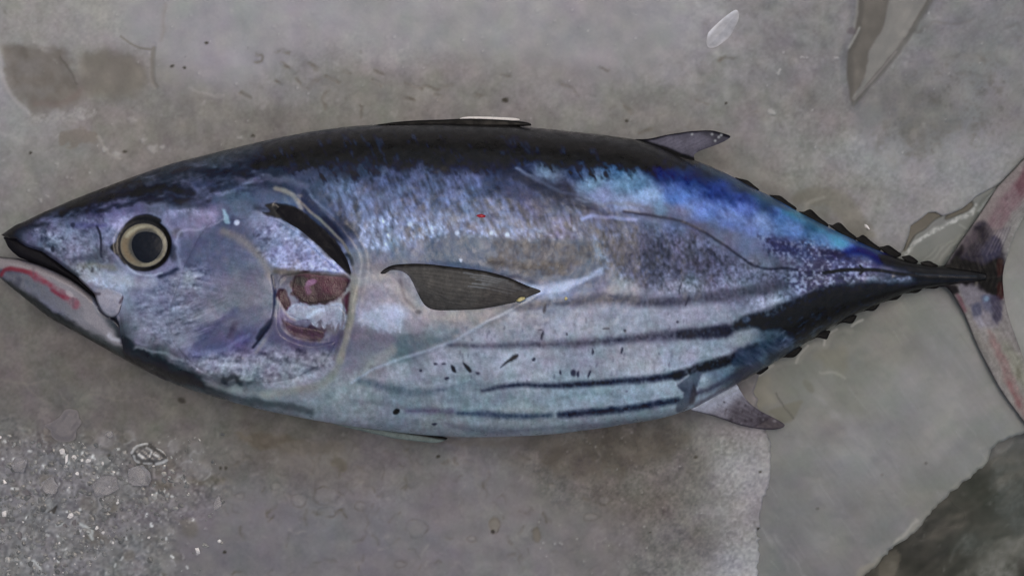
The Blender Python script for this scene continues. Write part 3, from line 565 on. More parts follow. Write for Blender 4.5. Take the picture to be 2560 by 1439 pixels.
    # crumbs of snow near the head
    for x, y, r, k in ((290, 388, 12, .6), (262, 374, 7, .6), (383, 372, 14, .5), (405, 366, 7, .6), (360, 350, 7, .5), (330, 300, 10, .3), (200, 290, 12, .4), (600, 345, 7, .5), (120, 490, 5, .5), (100, 500, 4, .5), (140, 412, 6, .4), (1945, 180, 6, .6), (2006, 145, 5, .6), (1950, 175, 4, .7), (2090, 146, 4, .6), (1930, 280, 8, .5), (1000, 128, 6, .35)):
        lay(A, m_blob(x, y, r, r * .7, 20, .6, 4, 12), (176, 174, 174), k); hump(m_blob(x, y, r, r * .7, 20, .6, 4, 12), .7)
    lay(A, m_poly(pts('150 335 200 318 236 326 246 350 200 366 158 360'), 5, 9, 16), (112, 104, 96), .55)
    lay(A, m_line(pts('245 340 262 372 282 392 300 396'), 3, 3, 3), (160, 156, 150), .5)
    for x, y, r in ((517, 106, 4.5), (430, 166, 4.5), (462, 169, 4), (632, 341, 5), (1262, 250, 7), (1565, 302, 4), (1815, 257, 4), (312, 378, 5), (1738, 1142, 5), (453, 1000, 8), (458, 1003, 5), (205, 1138, 3), (272, 1138, 4), (562, 1379, 5), (550, 1170, 4), (565, 1170, 4), (1095, 1140, 5), (1625, 1330, 3), (76, 382, 4), (2315, 1157, 3), (2044, 1270, 3.5), (1900, 1180, 4), (1895, 1320, 4)):
        lay(A, m_blob(x, y, r, r * .8, 0, .5, 2, 12), (40, 38, 32), .85)
    lay(A, m_poly(pts('118 1280 132 1270 144 1262 140 1276 136 1284 126 1278'), 2, 1), (22, 24, 26), .9)
    # white grains, the sparkle of the ice painted in
    for i in range(420):
        if i < 210: x, y = R.uniform(0, 520), R.uniform(1080, 1439)
        elif i < 300: x, y = R.uniform(1330, 1900), R.uniform(1080, 1439)
        else: x, y = R.uniform(0, 2500), R.uniform(0, 480)
        r = R.uniform(1.6, 3.6)
        lay(A, m_blob(x, y, r, r * R.uniform(.6, 1), R.uniform(0, 180), .5), (190, 189, 188), R.uniform(.15, .6) * (1 if i < 210 else .7)); hump(m_blob(x, y, r + 1), .5)
    # pale lumps in the crushed corner
    lump = m_full(pts('-60 1090 90 1070 300 1110 480 1150 560 1250 420 1360 380 1500 -60 1500'), 45, 25, 60)
    vo = fbm(15, seed=131, octv=3)
    A += (lump * (np.abs(vo) * 26 - 6 + n3 * 7))[..., None]; Hh += lump * (vo * 1.0 + n3 * .4)
    lay(A, m_line(pts('210 1085 240 1110 300 1120'), 8, 9, 9), (100, 96, 88), .4)
    for k_ in range(95):
        x = R.uniform(-40, 520); y = R.uniform(1085, 1440)
        if x + (y - 1085) * .3 > 560: continue
        r = R.uniform(8, 26); sq = R.uniform(.6, 1)
        lay(A, m_blob(x, y, r, r * sq, R.uniform(0, 90), .35, 5), (136, 134, 137) if R.rand() < .75 else (100, 96, 88), R.uniform(.2, .5)); hump(m_blob(x, y, r, r * sq, 0, .5, 5), .5)
        a0 = R.uniform(0, 6.28); P = [(x + r * .9 * math.cos(a0 + t), y + r * sq * .9 * math.sin(a0 + t)) for t in np.linspace(0, R.uniform(.7, 2), 5)]
        lay(A, m_line(P, 1.6, 3, 3), (168, 168, 170), R.uniform(.2, .7))  # bright rim arcs painted on the lumps as highlights
    for k_ in range(46):
        x = R.uniform(0, 600 if k_ < 10 else 430); y = R.uniform(1100, 1436); a0 = R.uniform(0, 3.1); L = R.uniform(1, 8)
        lay(A, m_line([(x, y), (x + L * math.cos(a0), y + L * math.sin(a0))], R.uniform(1.5, 3.2), 2), (228, 230, 232), R.uniform(.5, .95))  # white glints painted into the ice colour
    for q in ('200 1310 215 1318 230 1322 232 1334', '220 1330 232 1344', '160 1130 168 1142 172 1160', '80 1400 96 1412 100 1420', '140 1312 158 1308'):
        lay(A, m_line(pts(q), 3, 3, 3), (206, 212, 214), .7)
    # ice behind the finlets: wet olive ring
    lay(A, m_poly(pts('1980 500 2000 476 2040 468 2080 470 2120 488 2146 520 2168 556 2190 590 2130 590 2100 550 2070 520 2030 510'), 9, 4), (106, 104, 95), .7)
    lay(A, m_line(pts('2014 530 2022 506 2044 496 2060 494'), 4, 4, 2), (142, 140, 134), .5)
    lay(A, m_line(pts('1700 386 1820 420 1930 470 2040 530 2140 585 2250 640'), 6, 16, 6), (110, 106, 98), .35)  # olive contact shade painted along the fish's back edge
    fr2 = m_full(pts('1950 280 2130 280 2300 330 2480 300 2560 360 2480 470 2380 530 2280 600 2200 600 2080 520 1960 440'), 50, 20, 60)
    A += (fr2 * (7 + n3 * 4))[..., None]
    # frost stars and short bright grains in the milky surface
    for k_ in range(150):
        x = R.uniform(0, 2540); y = R.choice([R.uniform(250, 420), R.uniform(0, 300), R.uniform(1080, 1439)])
        if y > 1000 and x > 1880: continue
        r = R.uniform(3, 8)
        lay(A, m_blob(x, y, r, r * R.uniform(.4, .9), R.uniform(0, 180), .7, 4), (160, 158, 158) if R.rand() < .7 else (92, 88, 82), R.uniform(.1, .35))
    # wedge-shaped groove top right
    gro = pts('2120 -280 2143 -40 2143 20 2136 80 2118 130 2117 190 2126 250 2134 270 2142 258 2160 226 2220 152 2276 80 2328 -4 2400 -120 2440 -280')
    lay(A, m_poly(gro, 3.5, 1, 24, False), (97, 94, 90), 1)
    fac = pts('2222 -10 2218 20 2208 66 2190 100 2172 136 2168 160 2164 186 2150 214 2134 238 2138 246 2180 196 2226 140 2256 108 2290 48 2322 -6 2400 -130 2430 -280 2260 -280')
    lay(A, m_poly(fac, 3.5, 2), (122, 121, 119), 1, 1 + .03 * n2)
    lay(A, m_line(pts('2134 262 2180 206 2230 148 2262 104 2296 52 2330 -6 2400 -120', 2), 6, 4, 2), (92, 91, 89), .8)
    lay(A, m_line(pts('2136 250 2190 190 2240 130', 2), 2, 2), (126, 122, 122), .7)
    lay(A, m_line(pts('2144 -20 2142 30 2134 76'), 3, 3, 2), (148, 146, 142), .6)
    lay(A, m_line(pts('2148 70 2138 90 2122 118'), 3, 2.5, 1), (156, 156, 152), .8)
    lay(A, m_blob(2128, 78, 12, 9, 0, .5, 4, 12), (96, 88, 92), .6)
    lay(A, m_poly(pts('2134 262 2160 260 2200 268 2210 300 2160 320 2140 300'), 12, 6), (112, 116, 118), .5)
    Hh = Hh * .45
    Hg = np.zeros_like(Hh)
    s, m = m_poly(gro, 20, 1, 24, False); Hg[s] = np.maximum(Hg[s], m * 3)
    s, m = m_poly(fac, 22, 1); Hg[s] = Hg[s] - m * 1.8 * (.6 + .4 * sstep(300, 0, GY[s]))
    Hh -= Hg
    # long frosty shard bump
    B = field(ctrl(B_CTRL), p=3.2, eps=50) * np.array((.885, .90, .925), np.float32)
    B += (n1 * 3 + n2 * 1.5 + n4 * 1.2)[..., None]
    HB = n1 * .25 + n4 * .02
    B += HUE * .8
    str_ = fbm(170, 7, seed=141, ang=52, octv=3)
    B += (str_ * 1.5)[..., None]; HB += str_ * .02
    for q, w_, k in (('1926 1316 1960 1370 2000 1420 2030 1460', 3, .5), ('1905 1320 1950 1380 1975 1439', 3, .5), ('2060 1180 2090 1240 2120 1290', 2.5, .3), ('2160 1140 2200 1190 2260 1260', 3, .3), ('2330 850 2350 900 2400 980', 3, .3), ('2400 870 2450 950 2480 990', 3, .35),
                     ('2040 990 2100 1050 2160 1110 2220 1160', 9, .35), ('2220 1100 2240 1160 2250 1240', 3, .25), ('2400 1010 2410 1030', 4, .35), ('2150 1250 2180 1290 2200 1340', 3, .25), ('1970 1080 2010 1110 2080 1118', 10, .35), ('2530 560 2520 600 2500 680 2505 720', 5, .4)):
        lay(B, m_line(pts(q), w_, 6, 4, 24), (134, 134, 137), k * .8, .7 + n2)
        s, m = m_line(pts(q), w_, 4, 4, 24); HB[s] += m * .05
    for k_ in range(90):
        x, y = R.uniform(1900, 2520), R.uniform(820, 1439); L = R.uniform(14, 70); a0 = math.radians(R.uniform(46, 62))
        lay(B, m_line([(x, y), (x + L * math.cos(a0), y + L * math.sin(a0))], .8, 2.2), (142, 143, 145) if R.rand() < .7 else (92, 94, 92), R.uniform(.15, .42))
    for k_ in range(30):
        x, y = R.uniform(1930, 2500), R.uniform(850, 1400)
        lay(B, m_blob(x, y, R.uniform(14, 60), R.uniform(8, 26), R.uniform(20, 70), .8, 12, 60), (132, 133, 135) if R.rand() < .6 else (102, 104, 100), R.uniform(.12, .35))
    lay(B, m_poly(pts('1922 1028 1960 1012 1990 1002 2006 1006 1996 1030 1982 1050 1950 1054 1930 1040'), 5, 3), (96, 96, 84), .7)
    lay(B, m_line(pts('1938 984 1956 1008 1972 1030 1984 1046', 2), 2, 2, 2), (74, 74, 70), .8)
    lay(B, m_poly(pts('2008 950 2028 958 2036 976 2022 978 2012 966'), 4, 3), (96, 98, 90), .7)
    lay(B, m_poly(pts('2040 880 2110 868 2122 900 2110 930 2070 926 2052 900'), 12, 8), (106, 106, 94), .55)
    lay(B, m_line(pts('2184 812 2200 826 2222 838 2236 850', 2), 5, 4, 3), (108, 112, 108), .55)
    lay(B, m_line(pts('2050 930 2090 932 2112 944'), 3, 3, 2), (146, 146, 140), .5)
    lay(B, m_poly(pts('1870 960 1900 936 1930 940 1926 980 1940 1004 1910 1020 1870 1010'), 10, 6), (128, 125, 112), .5)
    # light rims of the scalloped edge
    for q in ('1898 938 1912 924 1933 913', '1990 906 1996 890 2004 880 2020 864', '2061 862 2064 846 2076 832 2092 822', '2130 814 2140 806 2156 800'):
        lay(B, m_line(pts(q), 3, 2.5, 1), (176, 174, 168), .75)
    lay(B, m_line(pts('1906 930 1940 914 1975 904 1996 900 2010 880 2040 860 2064 866 2076 842 2104 822 2128 826'), 7, 6, 2), (142, 142, 134), .45)
    # shard behind the tail root
    sh = pts('2256 640 2276 608 2300 588 2334 566 2382 552 2424 530 2436 508 2470 490 2500 470 2470 560 2420 640 2370 690 2290 690')
    lay(B, m_poly(sh, 5, 2), (106, 110, 107), .8, .9 + .25 * fbm(50, 9, seed=143, ang=-28))
    lay(B, m_line(pts('2264 636 2282 612 2304 594 2332 574 2366 560 2400 544 2424 532 2436 510', 2), 5, 4, 6), (172, 173, 172), .85, .75 + .7 * n3)
    lay(B, m_line(pts('2446 524 2462 506 2470 492 2490 478'), 4, 4, 5), (168, 170, 168), .8)
    lay(B, m_line(pts('2450 510 2456 496 2464 488'), 4, 3, 3), (84, 90, 88), .7)
    for i in range(12):
        x = 2290 + i * 11
        lay(B, m_line([(x, 660 - i * 2), (x + 40, 625 - i * 4), (x + 80, 605 - i * 5)], 1.4, 3, 4), (140, 142, 138) if i % 2 else (92, 96, 90), .4)
    lay(B, m_line(pts('2402 562 2420 574 2410 590'), 3, 3, 4), (150, 152, 148), .5)
    for q in ('2262 628 2266 590 2272 560 2292 546 2309 536 2320 524 2340 522 2356 532 2352 541 2333 552 2313 572 2289 586 2280 600', '2362 546 2372 532 2391 520 2407 518 2425 502 2434 512 2418 528 2396 537 2373 546'):
        lay(B, m_poly(pts(q), 2.5, 1), (84, 80, 72), .97); s, m = m_poly(pts(q), 3, 1); HB[s] -= m * .8  # gaps beside the shard: their dark depth is painted, barely carved
    lay(B, m_line(pts('2276 584 2268 606 2258 626'), 2.5, 2, 1), (84, 82, 72), .8)
    # paler lip along the bottom right edge
    lay(B, m_line(pts('2495 1110 2470 1160 2400 1216 2318 1294 2260 1355 2200 1400', 2), 9, 10, 5), (138, 136, 126), .55)
    lay(B, m_line(pts('2290 1300 2262 1336 2234 1360'), 4, 4, 4), (160, 158, 150), .5)
    lay(B, m_poly(pts('2150 1420 2200 1400 2230 1385 2250 1400 2220 1439 2150 1460'), 8, 5), (132, 128, 116), .6)
    lay(B, m_blob(2315, 1157, 4), (80, 80, 78), .8); lay(B, m_blob(2044, 1270, 4.5, 3.5), (78, 78, 76), .8); lay(B, m_blob(2205, 1186, 3.5), (92, 92, 90), .6)
    Cc = field(ctrl(C_CTRL), p=3, eps=40)
    g1 = fbm(110, 50, seed=151, ang=-40); g2 = fbm(14, seed=152)
    Cc += (g1 * 2.5 + g2 * 3 + n4 * 1 - 5)[..., None] * np.array((1, 1.02, .98)) - np.array((9, 7, 9))
    HC = g1 * .4 + g2 * .05
    lay(Cc, m_poly(pts('2440 1150 2470 1104 2560 1080 2700 1040 2640 1120 2520 1120 2470 1160'), 8, 6), (100, 102, 103), .7)
    lay(Cc, m_line(pts('2478 1104 2500 1128 2530 1110 2560 1098'), 4, 4, 4), (122, 124, 124), .5)
    lay(Cc, m_line(pts('2400 1439 2460 1400 2520 1370 2560 1340 2620 1320'), 12, 12, 8), (92, 92, 86), .5)
    lay(Cc, m_line(pts('2375 1400 2395 1360 2410 1340'), 5, 6, 4), (88, 90, 86), .5)
    for q, c, k in (('2500 1130 2560 1100 2640 1100 2640 1300 2560 1340 2500 1290 2470 1240', (84, 88, 86), .6), ('2440 1370 2480 1350 2540 1340 2600 1330 2600 1400 2520 1410 2450 1420', (104, 105, 101), .5), ('2430 1439 2450 1412 2520 1400 2545 1410 2530 1460 2420 1470', (112, 113, 109), .6),
                    ('2280 1320 2340 1290 2380 1320 2360 1390 2290 1400 2250 1380', (42, 43, 41), .6), ('2400 1340 2420 1330 2436 1350 2430 1390 2410 1380', (98, 101, 98), .5), ('2540 1400 2560 1395 2600 1410 2600 1440 2550 1436', (30, 32, 30), .6), ('2216 1400 2232 1384 2244 1392 2240 1420 2224 1430', (110, 114, 110), .5)):
        lay(Cc, m_poly(pts(q), 9, 10, 24), c, k, .75 + .5 * n2 + .3 * n3)
    for i in range(26):
        x, y = R.uniform(2180, 2600), R.uniform(1200, 1439)
        lay(Cc, m_blob(x, y, R.uniform(3, 9), R.uniform(2, 5), R.uniform(0, 180), .6, 4, 12), (98, 99, 94), R.uniform(.15, .5))
    lay(Cc, m_poly(pts('2200 1400 2230 1370 2250 1390 2240 1439 2200 1450'), 5, 6, 16), (100, 94, 84), .6)
    return [np.clip(q, 3, 250) for q in (A, B, Cc)] + [Hh, HB, HC]

# ---- helpers -----------------------------------------------------------------
KALB = .80      # how bright a fully white surface reads in this light
WB = np.array((1.07, 1.0, .985))
def lin(c):
    c = np.asarray(c, float) / 255
    return np.where(c <= .04045, c / 12.92, ((c + .055) / 1.055) ** 2.4)
def pigment(C, spec=0.0):
    return np.clip((lin(C) - np.array(spec)) / KALB / WB, .004, .97)

def at(u, v, z):
    """photo grid (u right, v down) at height z -> world metres"""
    k = S * (CAMH - z) / CAMH
    return (u - 1280) * k, -(v - 719.5) * k, z

def sample(M, u, v):
    x = np.clip((u - CX0) / CELL - .5, 0, CW - 1.001); y = np.clip((v - CY0) / CELL - .5, 0, CH - 1.001)
    x0 = x.astype(int); y0 = y.astype(int); fx = x - x0; fy = y - y0
    if M.ndim == 3: fx = fx[..., None]; fy = fy[..., None]
    return (M[y0, x0] * (1 - fx) + M[y0, x0 + 1] * fx) * (1 - fy) + (M[y0 + 1, x0] * (1 - fx) + M[y0 + 1, x0 + 1] * fx) * fy

def link(name, me, mat, parent=None, **props):
    if mat: me.materials.append(mat)
    o = bpy.data.objects.new(name, me); COL.objects.link(o)
    if parent: o.parent = parent
    for k, v in props.items(): o[k] = v
    return o

def mesh_np(name, co, quads, col=None, smooth=True):
    me = bpy.data.meshes.new(name)
    co = np.asarray(co, np.float32); f = np.asarray(quads, np.int32); n = f.shape[1]
    me.vertices.add(len(co)); me.vertices.foreach_set('co', co.ravel())
    me.loops.add(f.size); me.loops.foreach_set('vertex_index', f.ravel())
    me.polygons.add(len(f)); me.polygons.foreach_set('loop_start', np.arange(0, f.size, n, dtype=np.int32))
    me.update(calc_edges=True)
    me.polygons.foreach_set('use_smooth', np.full(len(f), smooth))
    if col is not None:
        a = me.color_attributes.new('pigment', 'FLOAT_COLOR', 'POINT')
        c = np.ones((len(co), 4), np.float32); c[:, :3] = col
        a.data.foreach_set('color', c.ravel())
    me.update()
    return me

def polyarea_sheet(name, P, step, ztop, zbot, col, mat, parent=None, skirt=None, sm=5, **props):
    """A solid cut to outline P: upper face ztop(u,v,d), lower face zbot(u,v,d); d = distance inside the edge."""
    P = smooth_pts(P, sm, True) if sm else np.array(P, float)
    u0, v0 = P.min(0) - step; u1, v1 = P.max(0) + step
    nu = int((u1 - u0) / step) + 2; nv = int((v1 - v0) / step) + 2
    U, V = np.meshgrid(u0 + np.arange(nu) * step, v0 + np.arange(nv) * step)
    D = sdf(P, U.astype(np.float32), V.astype(np.float32)).astype(float)
    ins = D > 0
    cell = ins[:-1, :-1] | ins[1:, :-1] | ins[:-1, 1:] | ins[1:, 1:]
    # pull outside corners of kept cells on to the outline
    out = ~ins
    idx = np.argwhere(out & (np.pad(cell, ((1, 0), (1, 0))) | np.pad(cell, ((1, 0), (0, 1))) | np.pad(cell, ((0, 1), (1, 0))) | np.pad(cell, ((0, 1), (0, 1)))))
    if len(idx):
        pu = U[idx[:, 0], idx[:, 1]]; pv = V[idx[:, 0], idx[:, 1]]
        best = np.full(len(pu), 1e18); bu = pu.copy(); bv = pv.copy()
        for i in range(len(P)):
            a = P[i]; b = P[(i + 1) % len(P)]; dx, dy = b - a; L = dx * dx + dy * dy + 1e-9
            t = np.clip(((pu - a[0]) * dx + (pv - a[1]) * dy) / L, 0, 1)
            qx = a[0] + t * dx; qy = a[1] + t * dy; d = (pu - qx) ** 2 + (pv - qy) ** 2
            k = d < best; best = np.where(k, d, best); bu = np.where(k, qx, bu); bv = np.where(k, qy, bv)
        U[idx[:, 0], idx[:, 1]] = bu; V[idx[:, 0], idx[:, 1]] = bv
        D[idx[:, 0], idx[:, 1]] = 0
    vid = np.arange(nu * nv).reshape(nv, nu)
    Q = np.stack([vid[1:, :-1], vid[1:, 1:], vid[:-1, 1:], vid[:-1, :-1]], -1)[cell]
    used = np.unique(Q); remap = np.full(nu * nv, -1); remap[used] = np.arange(len(used)); Q = remap[Q]
    u = U.ravel()[used]; v = V.ravel()[used]; d_ = np.maximum(D.ravel()[used], 0)
    z = ztop(u, v, d_)
    X, Y, Z = at(u, v, z); co = np.stack([X, Y, Z], -1)
    c = col(u, v) if callable(col) else None
    # boundary edges
    E = np.concatenate([Q[:, [0, 1]], Q[:, [1, 2]], Q[:, [2, 3]], Q[:, [3, 0]]])
    key = {}
    Es = np.sort(E, 1); code = Es[:, 0].astype(np.int64) * (len(used) + 1) + Es[:, 1]
    uq, inv, cnt = np.unique(code, return_inverse=True, return_counts=True)
    B = E[cnt[inv] == 1]
    n = len(used); F = [Q]
    if zbot is not None:
        zb = zbot(u, v, d_)
        rim = np.zeros(n, bool); rim[B.ravel()] = True
        X2, Y2 = X, Y
        co2 = np.stack([X2, Y2, zb], -1)
        bv_ = np.unique(B); nb_ = len(bv_); rm = np.full(n, -1); rm[bv_] = 2 * n + np.arange(nb_)
        co = np.vstack([co, co2, co[bv_], co2[bv_]]); F.append(Q[:, ::-1] + n)
        F.append(np.stack([rm[B[:, 1]], rm[B[:, 0]], rm[B[:, 0]] + nb_, rm[B[:, 1]] + nb_], -1))
        if c is not None: c = np.vstack([c, c, c[bv_], c[bv_]])
    elif skirt is not None:
        bv_ = np.unique(B); rm = np.full(n, -1); rm[bv_] = n + np.arange(len(bv_))
        co2 = co[bv_].copy(); co2[:, 2] = skirt; nb_ = len(bv_)
        co = np.vstack([co, co[bv_], co2]); F.append(np.stack([rm[B[:, 1]], rm[B[:, 0]], rm[B[:, 0]] + nb_, rm[B[:, 1]] + nb_], -1))
        if c is not None: c = np.vstack([c, c[bv_], c[bv_]])
    me = mesh_np(name, co, np.vstack(F), c)
    return link(name, me, mat, parent, **props)

def MAT(name):
    m = bpy.data.materials.new(name); m.use_nodes = True
    return m, m.node_tree, m.node_tree.nodes['Principled BSDF']

def skin_mat(name, rough=.34, coat=.5, bump=.25, scale=900, spec=.5, alpha=None, attr=True, base=None, nvar=.06, trans=0, rvar=.18):
    m, t, p = MAT(name); N = t.nodes; L = t.links
    if 'ice' in name:
        p.inputs['Subsurface Weight'].default_value = .5; p.inputs['Subsurface Radius'].default_value = (1, 1, 1); p.inputs['Subsurface Scale'].default_value = .006
    tc = N.new('ShaderNodeTexCoord')
    n = N.new('ShaderNodeTexNoise'); n.inputs['Scale'].default_value = scale; n.inputs['Detail'].default_value = 4; L.new(tc.outputs['Object'], n.inputs['Vector'])
    n2 = N.new('ShaderNodeTexNoise'); n2.inputs['Scale'].default_value = scale * .16; n2.inputs['Detail'].default_value = 3; L.new(tc.outputs['Object'], n2.inputs['Vector'])
    if attr:
        a = N.new('ShaderNodeVertexColor'); a.layer_name = 'pigment'; src = a.outputs['Color']
    else:
        a = N.new('ShaderNodeRGB'); a.outputs[0].default_value = (*base, 1); src = a.outputs[0]
    hv = N.new('ShaderNodeHueSaturation'); L.new(src, hv.inputs['Color'])
    mr = N.new('ShaderNodeMapRange'); mr.inputs['From Min'].default_value = .3; mr.inputs['From Max'].default_value = .7
    mr.inputs['To Min'].default_value = 1 - nvar * 2; mr.inputs['To Max'].default_value = 1 + nvar * 2
    L.new(n.outputs[0], mr.inputs['Value']); L.new(mr.outputs[0], hv.inputs['Value']); L.new(hv.outputs[0], p.inputs['Base Color'])
    rr = N.new('ShaderNodeMapRange'); rr.inputs['From Min'].default_value = .35; rr.inputs['From Max'].default_value = .65
    rr.inputs['To Min'].default_value = rough - rvar; rr.inputs['To Max'].default_value = rough + rvar
    L.new(n2.outputs[0], rr.inputs['Value']); L.new(rr.outputs[0], p.inputs['Roughness'])
    b = N.new('ShaderNodeBump'); b.inputs['Strength'].default_value = bump; b.inputs['Distance'].default_value = .0006
    mx = N.new('ShaderNodeMath'); mx.operation = 'ADD'; L.new(n.outputs[0], mx.inputs[0]); L.new(n2.outputs[0], mx.inputs[1])
    L.new(mx.outputs[0], b.inputs['Height']); L.new(b.outputs[0], p.inputs['Normal'])
    p.inputs['Specular IOR Level'].default_value = spec; p.inputs['Coat Weight'].default_value = coat; p.inputs['Coat Roughness'].default_value = .12
    L.new(b.outputs[0], p.inputs['Coat Normal'])
    p.inputs['Transmission Weight'].default_value = trans
    if alpha is not None: p.inputs['Alpha'].default_value = alpha
    return m

M_SKIN = skin_mat('fish_skin', .42, .45, .15, 1100, spec=.3)
M_FIN = skin_mat('fin_membrane', .5, .0, .2, 1400, spec=.15)
M_EYE = skin_mat('eye_wet', .3, .3, .05, 800, nvar=.03, rvar=.05)
M_PUPIL = skin_mat('pupil_black', .4, .0, .0, 500, spec=.2, attr=False, base=(.007, .010, .017), nvar=.1, rvar=.05)
M_FROST = skin_mat('frosted_ice', .55, .04, .05, 500, .4, nvar=.012, rvar=.12)
M_SMOOTH = skin_mat('smooth_wet_ice', .45, .06, .04, 200, .4, nvar=.008, rvar=.1)
M_DEEP = skin_mat('dark_clear_ice', .4, .05, .06, 200, .2, nvar=.02)
M_GILL = skin_mat('gill_flesh', .4, .3, .5, 1300)
M_MOUTH = skin_mat('mouth_lining', .6, .0, .3, 900, spec=.1, attr=False, base=(.008, .008, .011))

def root(name, loc, **props):
    o = bpy.data.objects.new(name, None); COL.objects.link(o); o.location = loc; o.empty_display_size = .02
    for k, v in props.items(): o[k] = v
    return o

# ---- ice ---------------------------------------------------------------------
IA, IB, IC, HA, HB, HC = paint_ice()
def ice_slab(name, P, step, C, Hm, z0, edge, skirt, mat, jag, sm, spec, **props):
    def zt(u, v, d):
        e = edge * S
        r = np.clip(d * S / e, 0, 1)
        return z0 - e * .8 * (1 - np.sqrt(np.clip(1 - (1 - r) ** 2, 0, 1))) + sample(Hm, u, v) * .001
    return polyarea_sheet(name, P, step, zt, None, lambda u, v: pigment(sample(C, u, v), spec), mat, skirt=skirt, sm=sm, **props)
groove = 2120, 2440
PA = [p for p in POLY_A]
# the big block closes above the wedge groove: keep the groove as relief inside it
i0 = PA.index((2120.0, -275.0)); i1 = PA.index((2440.0, -275.0))
PA = PA[:i0] + PA[i1:]
def ragged(P, box_, amp, seed):
    R = RS(seed); out = []
    for a, b in zip(P, P[1:] + P[:1]):
        out.append(a)
        if all(box_[0] <= q[0] <= box_[2] and box_[1] <= q[1] <= box_[3] for q in (a, b)):
            n = int(math.hypot(b[0] - a[0], b[1] - a[1]) / 9)
            for i in range(1, n): t = i / n; out.append((a[0] + (b[0] - a[0]) * t + R.normal() * amp, a[1] + (b[1] - a[1]) * t + R.normal() * amp))
    return out
PA = ragged(PA, (1850, 960, 1960, 1720), 2.6, 5)
ice_slab('ice_block', PA, 3.0, IA, HA, 0.0, 5, -.07, M_FROST, 0, 0, .022,
         label='large frosted grey ice block that the fish body lies on', category='ice block')
ice_slab('ice_block', ragged(POLY_B, (2020, 1060, 2700, 1720), 2.0, 6), 3.0, IB, HB, -.0016, 7, -.07, M_SMOOTH, 0, 0, .018,
         label='smooth grey scratched ice block under the tail fin, lower right', category='ice block')
ice_slab('ice_block', pts('1700 900 2300 560 2830 100 2830 1715 1700 1715'), 5.0, IC, HC, -.026, 6, -.075, M_DEEP, 0, 0, .004,
         label='dark green wet ice block low in the bottom right corner', category='ice block')
def strip(x0, y0, x1, y1):
    k = S; return [((x0 - 1280) * k, -(y1 - 719.5) * k, -.0012), ((x1 - 1280) * k, -(y1 - 719.5) * k, -.0012), ((x1 - 1280) * k, -(y0 - 719.5) * k, -.0012), ((x0 - 1280) * k, -(y0 - 719.5) * k, -.0012)]
sv = strip(-3000, -3000, -276, 4000) + strip(-276, -3000, 4500, -276) + strip(-276, 1711, 1880, 4000) + strip(2826, -276, 4500, 250)
link('ice_bed', mesh_np('ice_bed', sv, [(0, 1, 2, 3), (4, 5, 6, 7), (8, 9, 10, 11), (12, 13, 14, 15)]), skin_mat('frosted_ice_beyond', .55, .04, .05, 40, .4, attr=False, base=(.27, .26, .26), nvar=.04), kind='structure')
gm = mesh_np('floor', [(-1.5, -1.5, -.08), (1.5, -1.5, -.08), (1.5, 1.5, -.08), (-1.5, 1.5, -.08)], [(0, 1, 2, 3)])
link('ground', gm, skin_mat('wet_floor', .4, .3, .4, 60, attr=False, base=(.06, .06, .055)), kind='structure')

# ---- fish --------------------------------------------------------------------
FC = paint_fish()
TOP = pts('-46 622 -20 606 0 589 6 585 20 575 40 562 64 552 96 536 128 522 192 495 262 468 326 444 412 414 487 394 600 366 712 341 825 322 946 311 1057 307 1160 308 1279 312 1325 318 1423 328 1515 338 1600 351 1660 370 1729 398 1760 409 1821 436 1882 469 1930 492 1968 513 2000 531 2064 564 2128 595 2208 630 2272 653 2320 663 2358 667 2400 672 2440 678 2466 684 2480 688')
BOT = pts('-46 650 -20 672 0 694 32 721 64 747 96 772 128 796 192 831 256 867 311 898 400 944 466 970 533 991 640 1020 740 1041 860 1062 1016 1082 1113 1090 1210 1092 1366 1086 1500 1070 1562 1060 1639 1048 1691 1034 1746 1013 1807 980 1883 937 1930 909 1990 872 2051 834 2112 798 2160 776 2208 755 2272 730 2320 719 2364 712 2400 709 2440 704 2466 699 2480 694')
def curve(tab):
    P = smooth_pts(tab, 6); k = np.argsort(P[:, 0], kind='stable'); return P[k, 0], P[k, 1]
TX, TY = curve(TOP); BX, BY = curve(BOT)
fT = lambda u: np.interp(u, TX, TY); fB = lambda u: np.interp(u, BX, BY)
ZCX = [-50, 0, 300, 700, 1200, 1600, 1900, 2150, 2300, 2380, 2460, 2700]
ZCY = [.024, .025, .033, .045, .050, .045, .034, .020, .012, .009, .006, .004]
zc = lambda u: np.interp(u, ZCX, ZCY)
# white belly, lifted further in pigment to offset shading where it turns away
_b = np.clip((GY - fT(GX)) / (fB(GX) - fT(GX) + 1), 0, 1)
TILT_GAIN = (1 + .42 * sstep(.72, .97, _b) * sstep(1900, 1700, GX) + .1 * sstep(.3, .05, _b)).astype(np.float32)[..., None]
FISH_PIG = pigment(FC, (.011, .008, .004)) * TILT_GAIN
def thick(u):
    h = (fB(u) - fT(u)) / 2 * S
    return h * np.interp(u, [-50, 0, 200, 500, 1000, 1700, 2100, 2350, 2440], [.55, .52, .46, .48, .52, .54, .66, .8, .9])
